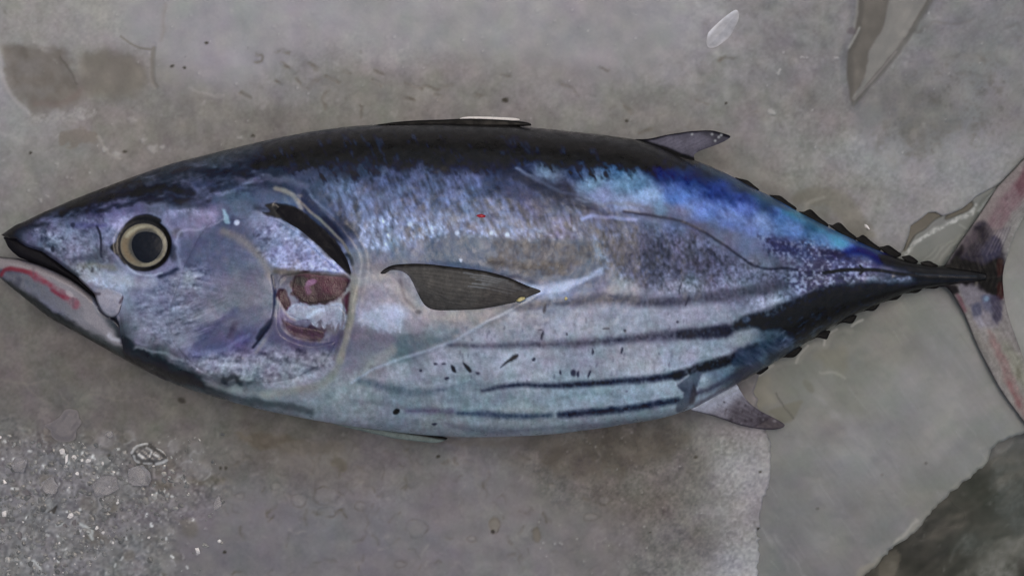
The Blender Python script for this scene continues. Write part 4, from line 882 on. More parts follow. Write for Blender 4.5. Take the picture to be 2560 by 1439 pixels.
# relief of the skin in mm
HF = np.zeros(GX.shape, np.float32)
def hump(sm, k):
    s, m = sm; HF[s] += m * k
nf = fbm(40, seed=201); nf2 = fbm(10, seed=202)
HF += nf * .35 + nf2 * .06
SLIT = pts('690 512 712 512 742 518 768 540 794 564 826 592 852 624 870 658 876 684 866 680 848 658 824 632 800 612 776 586 746 564 716 548 700 536')
hump(m_poly(SLIT, 12, 2, 24), -2.0)
hump(m_line(pts('640 478 704 476 756 490 792 518 826 548 858 580 884 612 900 646 898 690 882 750 872 820 858 880 830 920 790 952 720 976'), 12, 12), 1.6)
hump(m_line(pts('684 690 691 740 686 790 672 826 646 862 610 890'), 6, 5), -1.0)
hump(m_poly(pts('470 600 560 590 635 628 676 695 684 775 660 820 600 850 480 870 420 800 430 690'), 40), 1.6)
hump(m_line(pts('236 735 244 770 262 789 282 796 298 788 302 820 306 850'), 2, 5), -1.2)
hump(m_blob(EYE[0], EYE[1], 72, 68, 0, .15), -1.4); hump(m_line([(EYE[0] + 76 * math.cos(t), EYE[1] + 72 * math.sin(t)) for t in np.linspace(0, 6.28, 14)], 4, 7), .7)
hump(m_line(pts('205 690 260 705 320 712 380 712'), 16, 16), 1.0)
hump(m_poly(pts('735 690 800 684 868 694 872 760 860 830 800 850 720 830 700 770 700 730'), 9), -1.4)
hump(m_poly(pts('748 512 764 478 800 520 850 576 862 606 826 596 790 566'), 8), -.7)
hump(m_line(pts('878 956 940 920 1000 897 1060 878 1132 852 1210 808 1288 768 1358 727'), 4, 8), .5)
hump(m_poly(pts('960 676 1060 664 1200 674 1340 722 1280 770 1180 790 1060 780 1000 730'), 16), -1.0)
hump(m_line(pts('1560 528 1640 540 1750 575 1850 640 1920 672 2030 682 2200 676'), 3, 5), -.4)
hump(m_line(pts('2240 690 2320 690 2400 694 2440 696'), 7, 7), 1.2)
hump(m_line(pts('300 720 330 790 330 850'), 30, 30), -.8)
hump(m_poly(pts('1690 960 1720 938 1752 928 1750 950 1738 980 1730 1010 1700 1030 1694 1012 1706 990'), 5), -.5)
hump(m_line(pts('190 545 260 520 340 505 450 500'), 12, 14), .7)

def zfull(u, v):
    """height of the fish's upper skin"""
    t = fT(u); b = fB(u); s = np.clip(np.abs((v - (t + b) / 2) / ((b - t) / 2 + 1e-6)), 0, 1)
    g = (1 - s ** 2.5) ** .52
    return zc(u) + thick(u) * g + sample(HF, u, v) * .001 * np.clip(g * 2, 0, 1)

fish = root('tuna', (0, -.0, 0), label='whole silver tuna with blue back and dark belly stripes lying on ice', category='fish')

LX = np.array([p[0] for p in LIP_UP]); LY = np.array([p[1] for p in LIP_UP])
def cutB(u):
    y = np.interp(u, list(LX) + [240, 249, 262, 276, 290, 299, 304, 309, 315], list(LY) + [745, 772, 788, 797, 801, 822, 850, 880, 902])
    return np.where(u < 315, np.minimum(y, fB(u)), fB(u))
def shell_body(name, us, top, bot, mat, droot, n_up, n_lo, lip_top=None, lip_bot=None, zoff=0, flat=1.0, colf=None):
    th = np.linspace(0, np.pi, n_up); lo = np.linspace(np.pi, 2 * np.pi, n_lo + 2)[1:-1]
    a = np.concatenate([th, lo]); m = len(a)
    U = np.repeat(us[:, None], m, 1); t = top(us)[:, None]; b = bot(us)[:, None]
    V = (t + b) / 2 - (b - t) / 2 * np.cos(a)[None, :]
    up = (np.arange(m) < n_up)[None, :]
    tf = fT(U); bf = fB(U); s = np.clip(np.abs((V - (tf + bf) / 2) / ((bf - tf) / 2 + 1e-6)), 0, 1)
    g = (1 - s ** 2.5) ** .52
    if lip_top: d = np.clip((V - t) / lip_top(U), 0, 1); g = g * np.sqrt(np.clip(1 - (1 - d) ** 2, 0, 1))
    if lip_bot: d = np.clip((b - V) / lip_bot(U), 0, 1); g = g * np.sqrt(np.clip(1 - (1 - d) ** 2, 0, 1))
    Z = np.where(up, zc(U) + zoff + thick(U) * g + sample(HF, U, V) * .001 * np.clip(g * 2, 0, 1), zc(U) + zoff - thick(U) * g * .92)
    k = S * np.where(up, (CAMH - Z) / CAMH, (CAMH - zc(U)) / CAMH)
    co = np.stack([(U - 1280) * k, -(V - 719.5) * k, Z], -1).reshape(-1, 3)
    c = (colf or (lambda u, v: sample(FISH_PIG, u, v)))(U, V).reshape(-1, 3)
    n = len(us); vid = np.arange(n * m).reshape(n, m); nx = np.roll(vid, -1, 1)
    Q = np.stack([vid[:-1], nx[:-1], nx[1:], vid[1:]], -1).reshape(-1, 4)
    # caps
    F = [Q]
    co = np.vstack([co, co.reshape(n, m, 3)[0].mean(0), co.reshape(n, m, 3)[-1].mean(0)]); c = np.vstack([c, c[0], c[-1]])
    i = np.arange(m); j = (i + 1) % m
    F.append(np.stack([i * 0 + n * m, j, i, i], -1)); F.append(np.stack([i * 0 + n * m + 1, vid[-1][i], vid[-1][j], vid[-1][j]], -1))
    me = mesh_tri_quads(name, co, F, c)
    return link(name, me, mat, droot)
def mesh_tri_quads(name, co, F, c):
    q = F[0]; t = np.vstack([f[:, :3] for f in F[1:]])
    me = bpy.data.meshes.new(name)
    me.vertices.add(len(co)); me.vertices.foreach_set('co', np.asarray(co, np.float32).ravel())
    li = np.concatenate([q.ravel(), t.ravel()]).astype(np.int32); me.loops.add(len(li)); me.loops.foreach_set('vertex_index', li)
    st = np.concatenate([np.arange(len(q)) * 4, q.size + np.arange(len(t)) * 3]).astype(np.int32)
    me.polygons.add(len(st)); me.polygons.foreach_set('loop_start', st); me.update(calc_edges=True)
    me.polygons.foreach_set('use_smooth', np.ones(len(st), bool))
    a = me.color_attributes.new('pigment', 'FLOAT_COLOR', 'POINT'); cc = np.ones((len(co), 4), np.float32); cc[:, :3] = c
    a.data.foreach_set('color', cc.ravel()); me.update(); me.validate()
    return me

us = np.concatenate([np.linspace(4, 12, 6)[:-1], np.linspace(12, 330, 150)[:-1], np.linspace(330, 2466, 880)])
roll = lambda U: np.where(U < 312, 14.0, .001)
shell_body('body', us, fT, cutB, M_SKIN, fish, 330, 26, lip_bot=lambda U: np.where(U < 300, 14., .01))
# lower jaw
JX = np.array([-44, -30, 0, 48, 96, 134, 179, 204, 228, 260, 300, 330, 352]); JY = np.array([644, 639, 641, 646, 660, 675, 698, 715, 735, 762, 800, 850, 900])
JP = {}
jt = lambda u: np.minimum(np.interp(u, JX, JY), fB(u) - .5)
JAW = FC.copy()
lay(JAW, m_poly(pts('-50 640 0 644 48 650 96 664 134 678 179 702 204 720 228 740 240 780 300 860 250 830 180 770 120 712 60 680 -50 665'), 5, 2, 24), (150, 141, 143), .95)
lay(JAW, m_poly(pts('120 690 200 730 250 790 300 850 300 870 240 842 190 810 160 770 130 730'), 10, 5), (140, 137, 145), .8)
lay(JAW, m_poly(pts('10 688 50 680 90 692 130 716 170 742 196 768 200 790 160 780 100 752 50 722'), 10, 6), (112, 112, 120), .85, .9 + .3 * nf2)
lay(JAW, m_poly(pts('-40 690 20 704 80 750 140 790 200 820 260 850 300 872 300 900 200 840 120 800 40 740 -40 700'), 8, 5), (58, 63, 64), .85)
lay(JAW, m_line(pts('-46 668 0 700 32 724 64 749 96 774 128 797 192 833 256 868 300 893'), 7, 7, 2), (24, 27, 27), .9)  # dark lower edge: olive skin with shade painted in
lay(JAW, m_line(pts('4 688 12 676 30 672 54 676 78 684 86 690', 2), 5, 4, 2), (120, 34, 48), .85)
lay(JAW, m_line(pts('78 684 110 702 140 726 164 742 190 764'), 8, 7, 4), (138, 66, 82), .75, .9 + .5 * nf2)
lay(JAW, m_line(pts('128 724 146 734 158 742'), 4, 4, 2), (116, 30, 50), .6)
lay(JAW, m_blob(174, 736, 10, 6, 40, .5, 3), (190, 180, 186), .7)
lay(JAW, m_blob(40, 706, 10, 14, 0, .5, 5), (66, 66, 78), .6)
lay(JAW, m_line(pts('84 670 84 690'), 3, 3), (104, 90, 98), .5)
lay(JAW, m_line(pts('182 745 184 764'), 2.5, 2), (100, 80, 90), .6)
lay(JAW, m_line(pts('272 838 286 846 300 850'), 5, 4, 3), (182, 182, 194), .8)
lay(JAW, m_line(pts('-46 642 0 642 48 647 96 661 134 676 179 699 228 735', 2), 2.2, 2), (34, 31, 34), .9)
lay(JAW, m_line(pts('240 745 249 772 262 788 290 800 300 822 306 856', 2), 4, 4), (46, 44, 56), .9)
JAWP = pigment(JAW * .93, .006) * TILT_GAIN
lay(FC, m_line(pts('292 798 300 818 304 852', 2), 3.5, 3, 1), (40, 40, 54), .9)
shell_body('lower_jaw', np.linspace(-44, 350, 180), jt, fB, M_SKIN, fish, 110, 16, lip_top=lambda U: 22. + 0 * U, zoff=-.0025, colf=lambda u, v: sample(JAWP, u, v))
# dark mouth lining between the jaws
polyarea_sheet('mouth_lining', pts('8 593 14 604 20 617 34 632 48 643 70 652 96 664 134 680 179 704 228 742 250 752 236 728 224 716 198 690 166 668 137 645 105 622 67 608 41 596 22 592'), 3,
               lambda u, v, d: zc(u) + thick(u) * .30 * np.sqrt(np.clip(d / 12, 0, 1)), lambda u, v, d: zc(u) - .004 + 0 * u, None, M_MOUTH, fish, sm=0)

def overlay(name, P, step, off, mat=M_SKIN, parent=fish, C=None, edge=8, base=-.0006, sm=5, hx=None, **pr):
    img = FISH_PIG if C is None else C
    def zt(u, v, d):
        r = np.clip(d / edge, 0, 1); q = np.sqrt(np.clip(1 - (1 - r) ** 2, 0, 1))
        return zfull(u, v) + base + (off - base) * q + (0 if hx is None else hx(u, v, d))
    return polyarea_sheet(name, P, step, zt, lambda u, v, d: zfull(u, v) + base - .002, lambda u, v: sample(img, u, v), mat, parent, sm=sm, **pr)

# gill cover: a real plate standing proud of the skin behind it
GC = pts('520 560 580 548 640 542 684 546 712 562 742 580 770 602 794 626 818 648 842 670 858 686 866 694 866 716 862 742 858 780 850 824 836 868 812 904 776 928 720 950 640 958 560 950 500 925 460 890 430 850 420 790 440 720 470 640')
OPEN_ = m_full(pts('700 700 735 686 800 680 868 690 876 716 872 780 862 830 840 850 780 862 730 850 700 826 692 770'), 7)
overlay('gill_cover', GC, 2.4, .0011, edge=16, hx=lambda u, v, d: -.0020 * sample(OPEN_, u, v))
MAX = pts('196 694 224 722 236 735 241 750 250 772 263 787 281 794 297 785 305 762 309 740 296 727 270 718 240 700 214 684')
FM = FC.copy()
lay(FM, m_poly(pts('236 728 262 722 300 735 304 758 296 784 280 791 264 784 250 764'), 4, 1), (150, 147, 160), .9, .9 + .3 * nf2)
lay(FM, m_line(pts('268 740 290 742 304 746'), 5, 4, 2), (168, 166, 180), .6)
lay(FM, m_line(pts('196 694 224 722 236 735 241 750 250 772 263 788 281 795 297 786 304 766'), 2.4, 2), (38, 36, 48), .9)
lay(FM, m_line(pts('232 734 248 734'), 4, 3), (56, 48, 58), .7)
lay(FM, m_line(pts('308 742 300 756'), 3, 3), (50, 38, 52), .8)
overlay('maxilla', MAX, 2.2, .0012, C=pigment(FM, .006), edge=7)
# red gill tissue in the opening
GG = FC.copy()
for i in range(46):
    x = 700 + i * 3.9
    lay(GG, m_line([(x, 684), (x + 2, 730), (x - 4, 800), (x - 8, 850)], 1, 1.4, 3), (58, 30, 40) if i % 2 else (110, 70, 80), .14)
GGP = pigment(GG, .006)
GRP = pigment(GG * np.array((1.0, .74, .92)), .006)
for q in ('735 690 760 681 800 685 868 693 868 716 852 740 838 750 812 756 790 760 762 760 744 746 728 728', '700 724 713 730 726 756 722 776 713 774 701 758 693 742', '857 746 872 732 870 774 862 782 859 760', '712 800 740 812 790 820 812 828 806 848 780 850 742 844 716 828'):
    overlay('gill_filament', pts(q), 2.2, .0002, M_GILL, C=GRP, edge=9)
# torn white lamella hanging over the lower gill
overlay('skin_flap', pts('726 770 742 758 790 766 850 760 864 780 866 800 856 822 849 820 844 806 836 824 832 827 826 806 814 818 810 821 800 802 790 816 786 815 776 802 750 800 730 792 718 786'), 1.8, .0006, C=GGP, edge=9, sm=0)

overlay('gill_slit_dark', pts('688 530 700 514 722 513 742 519 766 536 790 556 818 582 844 610 866 640 877 668 879 686 868 684 850 668 826 646 800 620 772 596 744 574 716 557'), 2.2, .0003, M_MOUTH, C=GGP, edge=10)  # matte black sheet added over the slit for its dark depth
# eye
eye_col = np.zeros(FC.shape, np.float32) + np.array((118, 112, 97), np.float32)
ex, ey = EYE; a_ = np.arctan2((GY - ey) / 55, (GX - ex) / 59); rr = np.hypot((GX - ex) / 59, (GY - ey) / 55)
lay(eye_col, m_blob(ex - 26, ey - 4, 40, 50, 0, .6, 3), (128, 116, 94), .7)
lay(eye_col, m_blob(ex - 30, ey + 8, 24, 30, 0, .6, 4, 12), (118, 98, 74), .6)
lay(eye_col, m_line([(ex + 49 * math.cos(t), ey + 46 * math.sin(t)) for t in np.linspace(-2.6, 1.6, 16)], 5, 5, 2), (166, 162, 142), .8)
lay(eye_col, m_line([(ex + 55 * math.cos(t), ey + 51 * math.sin(t)) for t in np.linspace(0, 6.28, 22)], 2, 3, 1), (120, 114, 98), .6)
lay(eye_col, m_blob(ex + 6, ey + 1, 46, 45, 0, .12, 3, 24), (106, 98, 82), .8)
lay(eye_col, m_blob(ex + 7, ey + 1, 42, 42, 0, .1, 2, 24), (66, 66, 64), .9)
eye_col *= (1 + .05 * fbm(6, seed=301))[..., None]
s_ = np.clip(1 - rr, 0, 1)
edgec = sstep(.96, 1.02, rr)[..., None]; eye_col = eye_col * (1 - edgec) + np.array((20, 20, 28)) * edgec
EC = pigment(eye_col, .006)
oval = lambda cx, cy, rx, ry, n=36, k=0, m=3, ph=0: [(cx + rx * math.cos(t) * (1 + k * math.cos(m * t + ph)), cy + ry * math.sin(t) * (1 + k * math.cos(m * t + ph))) for t in np.linspace(0, 2 * math.pi, n, endpoint=False)]
zeye = float(zfull(np.array([358.]), np.array([619.]))[0])
eyep = oval(ex, ey, 60, 56)
def ez(u, v, d): return zfull(u, v) + .0010 + .0030 * np.sqrt(np.clip(1 - ((u - ex) ** 2 / 72 ** 2 + (v - ey) ** 2 / 68 ** 2), 0, 1))
eye = polyarea_sheet('eye', eyep, 2, ez, lambda u, v, d: zfull(u, v) - .004, lambda u, v: sample(EC, u, v), M_EYE, fish, sm=0)
polyarea_sheet('pupil', oval(ex + 8, ey + 3, 38.5, 39, 40, .045, 3, 1.2), 2, lambda u, v, d: ez(u, v, d) + .0009 * np.sqrt(np.clip(d / 36, 0, 1)), lambda u, v, d: ez(u, v, d) - .0006, None, M_PUPIL, eye, sm=0)

# fins: thin solid sheets with raised rays
def fin_image(base, fn):
    C = np.zeros(FC.shape, np.float32) + np.array(base, np.float32); fn(C)
    C *= (1 + .07 * nf2 + .05 * fbm(5, seed=302, octv=2))[..., None]; C = C.mean(2, keepdims=True) * .22 + C * .78; C *= np.array((.87, .89, .9), np.float32)
    return pigment(np.clip(C, 3, 240), .006)
def rays(C, o, tips, c, k, w=1.2, f=1.6):
    for t in tips: lay(C, m_line([o if len(o) == 2 else (0, 0), t], w, f, 1, 24), c, k)
# pectoral
PEC = pts('951 682 966 669 992 661 1055 659 1132 667 1210 677 1269 693 1319 714 1352 727 1330 738 1307 748 1280 757 1230 767 1191 773 1132 775 1086 774 1062 762 1046 736 1032 706 1020 688 1002 677 978 675 962 684')
def pc(C):
    lay(C, m_poly(pts('1010 665 1150 672 1280 700 1200 720 1060 712'), 14, 4), (82, 77, 74), .7)
    lay(C, m_poly(pts('1040 720 1120 730 1240 745 1220 764 1100 776 1060 760'), 12, 4), (58, 56, 56), .7)
    for i in range(15):
        y = 676 + i * 6.2
        lay(C, m_line([(1010 + i * 3, 672 + i * 3.4), (1150, y + 4 - i * .6), (1335, 724 + i * 1.6)], .9, 1.8, 1.5), (46, 45, 46) if i % 2 else (108, 104, 104), .32)
    for a, b in ((1160, 682), (1175, 691), (1190, 699), (1205, 707), (1180, 708), (1170, 714)):
        lay(C, m_line([(a, b), (a + 60, b + 9), (a + 110, b + 20)], 1.1, 1.5, 1), (156, 160, 172), .65)
    lay(C, m_line(pts('951 681 966 669 992 662 1055 660 1132 668 1210 678 1269 694 1319 716'), 6, 3, 1), (18, 17, 22), .95)
    lay(C, m_poly(pts('946 680 970 672 1000 668 1010 690 985 694 960 690'), 5, 2), (70, 62, 64), .7)
    lay(C, m_poly(pts('990 672 1016 676 1030 700 1044 730 1030 736 1010 710'), 5, 3), (116, 108, 112), .8)
    lay(C, m_poly(pts('1240 706 1330 722 1345 730 1280 754 1230 764 1180 770'), 8, 4), (60, 54, 54), .5)
overlay('pectoral_fin', PEC, 2.0, .0009, M_FIN, C=fin_image((74, 70, 68), pc), edge=9, base=.0001, hx=lambda u, v, d: .00004 * np.sin((v - u * .18) * .9) * np.clip(d / 8, 0, 1))
# first dorsal, folded back into its slot
def dark(c): return fin_image(c, lambda C: None)
def blade(name, P, z0, z1, C, parent=fish, th=.0012, step=2.0, rayf=None, sm=4, **pr):
    """free fin sheet: z0 at the root (u), z1(u,v) shape"""
    zf = z1 if callable(z1) else (lambda u, v: z0(u, v) if callable(z0) else z0 + 0 * u)
    rf = (lambda u, v: 0) if rayf is None else rayf
    return polyarea_sheet(name, P, step, lambda u, v, d: zf(u, v) + th * np.sqrt(np.clip(d / 4, 0, 1)) * .3 + rf(u, v) * np.clip(d / 4, 0, 1),
                          lambda u, v, d: zf(u, v) - th * np.sqrt(np.clip(d / 4, 0, 1)) * .5, lambda u, v: sample(C, u, v), M_FIN, parent, sm=sm, **pr)
blade('first_dorsal_fin', pts('940 313 1000 304 1060 300.5 1110 299 1165 296.5 1225 298 1275 301 1318 306 1328 311 1322 315 1280 316 1200 316 1100 314 1000 314'), None,
      lambda u, v: zc(u) + .0055 + 0 * v, dark((13, 14, 20)), th=.003, step=1.5)
# second dorsal
def sd(C):
    lay(C, m_poly(pts('1660 352 1740 340 1780 340 1780 356 1730 372 1690 368'), 8, 4), (112, 104, 120), .8)
    lay(C, m_poly(pts('1740 326 1800 328 1826 342 1810 356 1780 362 1770 345'), 8, 4), (60, 56, 64), .6)
    lay(C, m_line(pts('1580 351 1622 347 1668 337 1729 328 1775 326 1826 341'), 4, 3, 1), (24, 22, 30), .95)
    lay(C, m_line(pts('1600 352 1622 361 1668 375 1699 388 1732 399'), 7, 3, 1), (16, 15, 20), .95)
    lay(C, m_line(pts('1806 356 1775 368 1744 379'), 2, 2, 1), (62, 56, 70), .8)
    for i in range(9): lay(C, m_line([(1640 + i * 11, 358 + i * 4), (1700 + i * 12, 335 + i * 3)], 1, 1.5, 1), (84, 78, 92), .5)
    for x, y in ((1780, 336), (1797, 343), (1730, 336), (1803, 338), (1788, 352)): lay(C, m_blob(x, y, 3), (196, 194, 196), .8)
blade('second_dorsal_fin', pts('1580 350 1622 347 1668 337 1700 332 1729 328 1775 326 1799 331 1826 341 1806 356 1775 368 1748 378 1735 388 1734 402 1699 394 1668 384 1622 368'), None,
      lambda u, v: zc(u) - .001 + .012 * np.clip((v - 330) / 70, 0, 1), fin_image((94, 88, 102), sd), rayf=lambda u, v: .00005 * np.sin((v + u * .25) * .6))
# anal fin
def af(C):
    lay(C, m_poly(pts('1730 1024 1800 985 1844 968 1850 990 1800 1020 1760 1034'), 12, 4), (196, 194, 214), .9)
    lay(C, m_line(pts('1735 1018 1790 992 1845 966'), 5, 4, 1), (218, 218, 232), .8)
    lay(C, m_poly(pts('1840 1010 1900 1020 1964 1062 1930 1076 1860 1066 1820 1045'), 12, 6), (92, 80, 88), .8)
    lay(C, m_poly(pts('1900 1042 1966 1062 1940 1076 1905 1072'), 8, 4), (66, 57, 62), .7)
    lay(C, m_line(pts('1727 1026 1776 1037 1807 1046 1853 1062 1905 1072 1944 1072'), 2.2, 2, 1), (48, 42, 50), .85)
    lay(C, m_line(pts('1960 1062 1941 1047 1899 1025 1868 1001'), 2.5, 2, 2), (66, 58, 66), .7)
    for i in range(12): lay(C, m_line([(1770 + i * 8, 1022 - i * 4), (1850 + i * 9, 1050 - i * 1.5)], 1, 1.5, 1), (104, 92, 106) if i % 2 else (158, 148, 158), .4)
    R = RS(9)
    for i in range(50): lay(C, m_blob(R.uniform(1810, 1950), R.uniform(1000, 1072), R.uniform(1.5, 4), None, 0, .5, 2, 12), (66, 56, 62) if R.rand() < .6 else (150, 140, 146), R.uniform(.3, .7))
blade('anal_fin', pts('1727 1024 1746 1014 1790 988 1836 960 1850 975 1868 1001 1899 1025 1941 1047 1962 1062 1944 1072 1905 1072 1853 1063 1807 1047 1776 1037'), None,
      lambda u, v: .004 + (zc(np.clip(u, 1727, 1840)) - .008) * np.clip(1 - (((u - 1727) * .506 + (v - 1024) * .862) / 118), 0, 1.05), fin_image((146, 136, 148), af), rayf=lambda u, v: .00005 * np.sin((v - u * .6) * .5))
# pelvic fin pressed against the belly
def pv(C):
    lay(C, m_line(pts('830 1050 870 1059 930 1068 1000 1078'), 3, 3, 1), (50, 56, 58), .9)
    lay(C, m_line(pts('1004 1077 1030 1081 1070 1088 1114 1095'), 4.5, 2, .5), (10, 10, 13), .98)
    lay(C, m_line(pts('860 1057 900 1060 940 1068 980 1074'), 1.5, 1.5), (140, 146, 144), .6)
blade('pelvic_fin', pts('810 1050 870 1054 940 1064 1004 1073 1060 1082 1114 1092 1116 1098 1090 1106 1040 1102 980 1094 920 1080 860 1066'), None,
      lambda u, v: zc(u) - .004 + 0 * v, fin_image((112, 122, 118), pv), th=.003, step=1.8)
# finlets
def near(q, f, k=.72):
    out = []
    for u, v in pts(q):
        e = float(f(np.array([u]))[0])
        out.append((u, e + (v - e) * k))
    return out
for q in ('1838 444 1847 445 1860 447 1871 450 1884 461 1898 474 1886 482 1860 468', '1924 488 1934 487 1944 486 1954 489 1972 504 1992 520 1980 528 1950 508', '1998 530 2009 528 2022 520 2031 522 2050 542 2072 561 2058 570 2030 552',
          '2072 562 2082 560 2094 552 2104 555 2120 573 2142 593 2130 602 2100 584', '2136 594 2146 591 2154 584 2162 585 2180 602 2203 621 2190 630 2160 614', '2198 618 2209 613 2218 609 2226 611 2240 622 2254 634 2240 644 2220 638',
          '2254 642 2263 637 2272 635 2280 638 2296 653 2284 660 2268 655', '2300 656 2312 651 2324 650 2334 656 2346 664 2330 670 2312 666'):
    blade('dorsal_finlet', near(q, fT, .85), None, lambda u, v: zc(u) + .001 + 0 * v, dark((17, 15, 17)), th=.002, step=1.6, sm=3)
for q in ('1890 932 1898 940 1906 938 1922 922 1912 912 1896 920', '1944 898 1958 894 1970 899 1983 903 1992 898 2006 876 1990 866', '2022 852 2038 846 2050 850 2066 862 2072 848 2076 832 2060 826 2040 838', '2086 818 2100 810 2112 812 2130 820 2138 806 2142 790 2124 788 2104 800',
          '2148 780 2166 778 2182 784 2192 776 2200 757 2184 758', '2206 756 2222 752 2236 754 2246 750 2256 734 2240 736', '2262 734 2276 734 2288 737 2298 732 2306 720 2286 724', '2312 722 2324 722 2336 725 2346 720 2350 712 2330 714'):
    blade('ventral_finlet', near(q, fB, .62), None, lambda u, v: zc(u) - .001 + 0 * v, dark((22, 19, 20)), th=.002, step=1.6, sm=3)
# tail fin
TAIL = pts('2330 668 2358 665 2371 648 2399 605 2431 560 2463 512 2495 464 2543 413 2600 352 2660 300 2720 262 2730 270 2700 330 2650 400 2600 470 2562 538 2540 580 2524 625 2512 660 2507 690 2508 720 2514 760 2526 805 2546 860 2572 930 2604 1010 2650 1090 2700 1160 2722 1200 2712 1206 2670 1170 2620 1120 2560 1056 2542 1031 2506 982 2471 920 2440 857 2428 828 2409 784 2383 739 2366 718 2330 712')
def tf(C):
    w1 = fbm(16, 8, seed=303, ang=-60); w2 = fbm(14, 6, seed=304, ang=60)
    lay(C, m_poly(pts('2430 560 2495 464 2560 395 2720 255 2720 300 2600 430 2540 520 2500 590 2470 620 2440 600'), 14, 5), (140, 122, 120), .8)
    lay(C, m_poly(pts('2470 560 2500 500 2560 430 2700 300 2640 400 2570 490 2540 530 2510 570'), 12, 6), (128, 94, 102), .8, .9 + .4 * w1)
    lay(C, m_poly(pts('2540 460 2560 430 2600 400 2560 480 2546 490'), 9, 4), (112, 66, 76), .8)
    lay(C, m_poly(pts('2500 600 2530 540 2560 500 2610 460 2570 540 2530 620 2510 650'), 8, 4), (134, 128, 124), .7)
    lay(C, m_line(pts('2580 505 2552 555 2530 605 2514 655 2508 690'), 3, 4, 1), (156, 154, 146), .7)
    lay(C, m_poly(pts('2380 652 2404 606 2436 562 2458 550 2474 560 2484 590 2500 600 2512 640 2510 690 2420 700 2370 690'), 10, 7, 24), (46, 40, 54), 1, .95 + .15 * w1)
    lay(C, m_poly(pts('2440 566 2466 566 2470 590 2456 610 2442 600'), 6, 4), (34, 29, 38), .8)
    lay(C, m_blob(2432, 625, 16, 16, 0, .5, 5), (38, 33, 42), .7)
    lay(C, m_poly(pts('2456 610 2490 590 2500 620 2490 650 2460 650'), 8, 5), (52, 50, 76), .8)
    lay(C, m_poly(pts('2400 605 2434 570 2446 590 2420 620 2404 640'), 6, 4), (96, 80, 84), .6)
    lay(C, m_poly(pts('2380 650 2400 612 2410 620 2396 660 2384 680'), 6, 3), (22, 18, 24), .8)
    for i in range(9): lay(C, m_line([(2462 + i * 5, 640 - i * 2), (2478 + i * 5, 605 - i * 2), (2494 + i * 4, 575 - i)], 1.1, 1.6, 1), (132, 118, 136) if i % 2 else (52, 46, 64), .5)
    # root of the tail
    lay(C, m_poly(pts('2330 660 2380 652 2410 650 2460 660 2500 646 2512 690 2508 740 2476 736 2430 716 2390 712 2330 716'), 9, 5), (15, 12, 15), 1)
    lay(C, m_poly(pts('2410 664 2450 660 2470 680 2440 690 2410 680'), 8, 5), (34, 28, 32), .7)
    lay(C, m_poly(pts('2492 652 2506 650 2508 684 2494 690'), 4, 2), (56, 10, 16), .9); lay(C, m_poly(pts('2492 706 2507 704 2509 742 2494 748'), 4, 2), (60, 10, 16), .9)
    lay(C, m_line(pts('2340 690 2400 694 2450 696 2500 690'), 2, 2, 1), (66, 66, 62), .5)
    lay(C, m_line(pts('2372 702 2388 700 2398 698'), 3, 2, 1), (150, 142, 132), .8)
    lay(C, m_line(pts('2436 690 2442 704 2440 714'), 3.5, 3, 1), (122, 112, 96), .7)
    lay(C, m_poly(pts('2394 712 2420 706 2450 716 2470 736 2490 760 2500 800 2470 830 2440 800 2414 760'), 9, 6), (134, 124, 136), .85)
    lay(C, m_poly(pts('2366 714 2390 716 2396 732 2380 736'), 4, 2), (20, 17, 20), .85)
    lay(C, m_poly(pts('2388 738 2402 744 2416 776 2406 778'), 4, 2), (112, 62, 74), .7)
    lay(C, m_blob(2440, 774, 15, 18, 0, .45, 5), (70, 72, 100), .85)
    lay(C, m_poly(pts('2450 740 2480 736 2498 750 2502 790 2490 806 2476 780 2460 770'), 6, 5), (82, 82, 112), .85)
    lay(C, m_poly(pts('2478 742 2506 744 2502 800 2486 806'), 6, 5), (56, 50, 72), .8)
    lay(C, m_blob(2464, 748, 8, 7, 0, .5, 3), (120, 150, 180), .8)
    lay(C, m_line(pts('2446 796 2456 820 2462 846'), 7, 6, 3), (160, 152, 168), .8)
    lay(C, m_poly(pts('2430 830 2480 820 2530 850 2580 930 2640 1050 2720 1190 2680 1170 2600 1080 2540 1010 2490 930 2460 870'), 12, 6), (146, 136, 128), .8)
    lay(C, m_poly(pts('2470 830 2490 846 2520 900 2550 980 2580 1040 2560 1040 2520 960 2490 890 2470 850'), 8, 6), (144, 108, 106), .85, .9 + .4 * w2)
    lay(C, m_poly(pts('2510 850 2540 880 2580 960 2560 960 2530 920 2512 880'), 12, 6), (142, 140, 120), .7)
    lay(C, m_blob(2526, 866, 12, 12, 0, .5, 5), (112, 108, 98), .6); lay(C, m_blob(2546, 930, 9, 16, 0, .5, 5), (118, 112, 92), .6)
    lay(C, m_line(pts('2520 955 2534 985 2550 1010'), 5, 5, 3), (140, 84, 86), .6)
    lay(C, m_line(pts('2362 716 2383 739 2409 784 2428 828 2440 857 2471 920 2506 982 2542 1031 2562 1058'), 2.4, 2.4, 1), (50, 45, 46), .85)
    lay(C, m_line(pts('2440 838 2452 866 2472 904'), 4, 4, 2), (110, 104, 100), .7)
    lay(C, m_line(pts('2358 666 2371 648 2399 605 2431 560 2463 512 2495 464 2543 413 2600 352'), 2.4, 2.4, 1), (52, 52, 44), .8)
    for i in range(14): lay(C, m_line([(2420 + i * 6, 775 - i * 2), (2450 + i * 7, 840 - i * 2), (2500 + i * 8, 930)], 1, 1.5, 1), (168, 158, 160) if i % 2 else (112, 98, 100), .25)
    for i in range(14): lay(C, m_line([(2420 + i * 5, 640 - i), (2470 + i * 6, 560 - i * 2), (2540 + i * 7, 470)], 1, 1.5, 1), (156, 142, 144) if i % 2 else (104, 84, 92), .22)
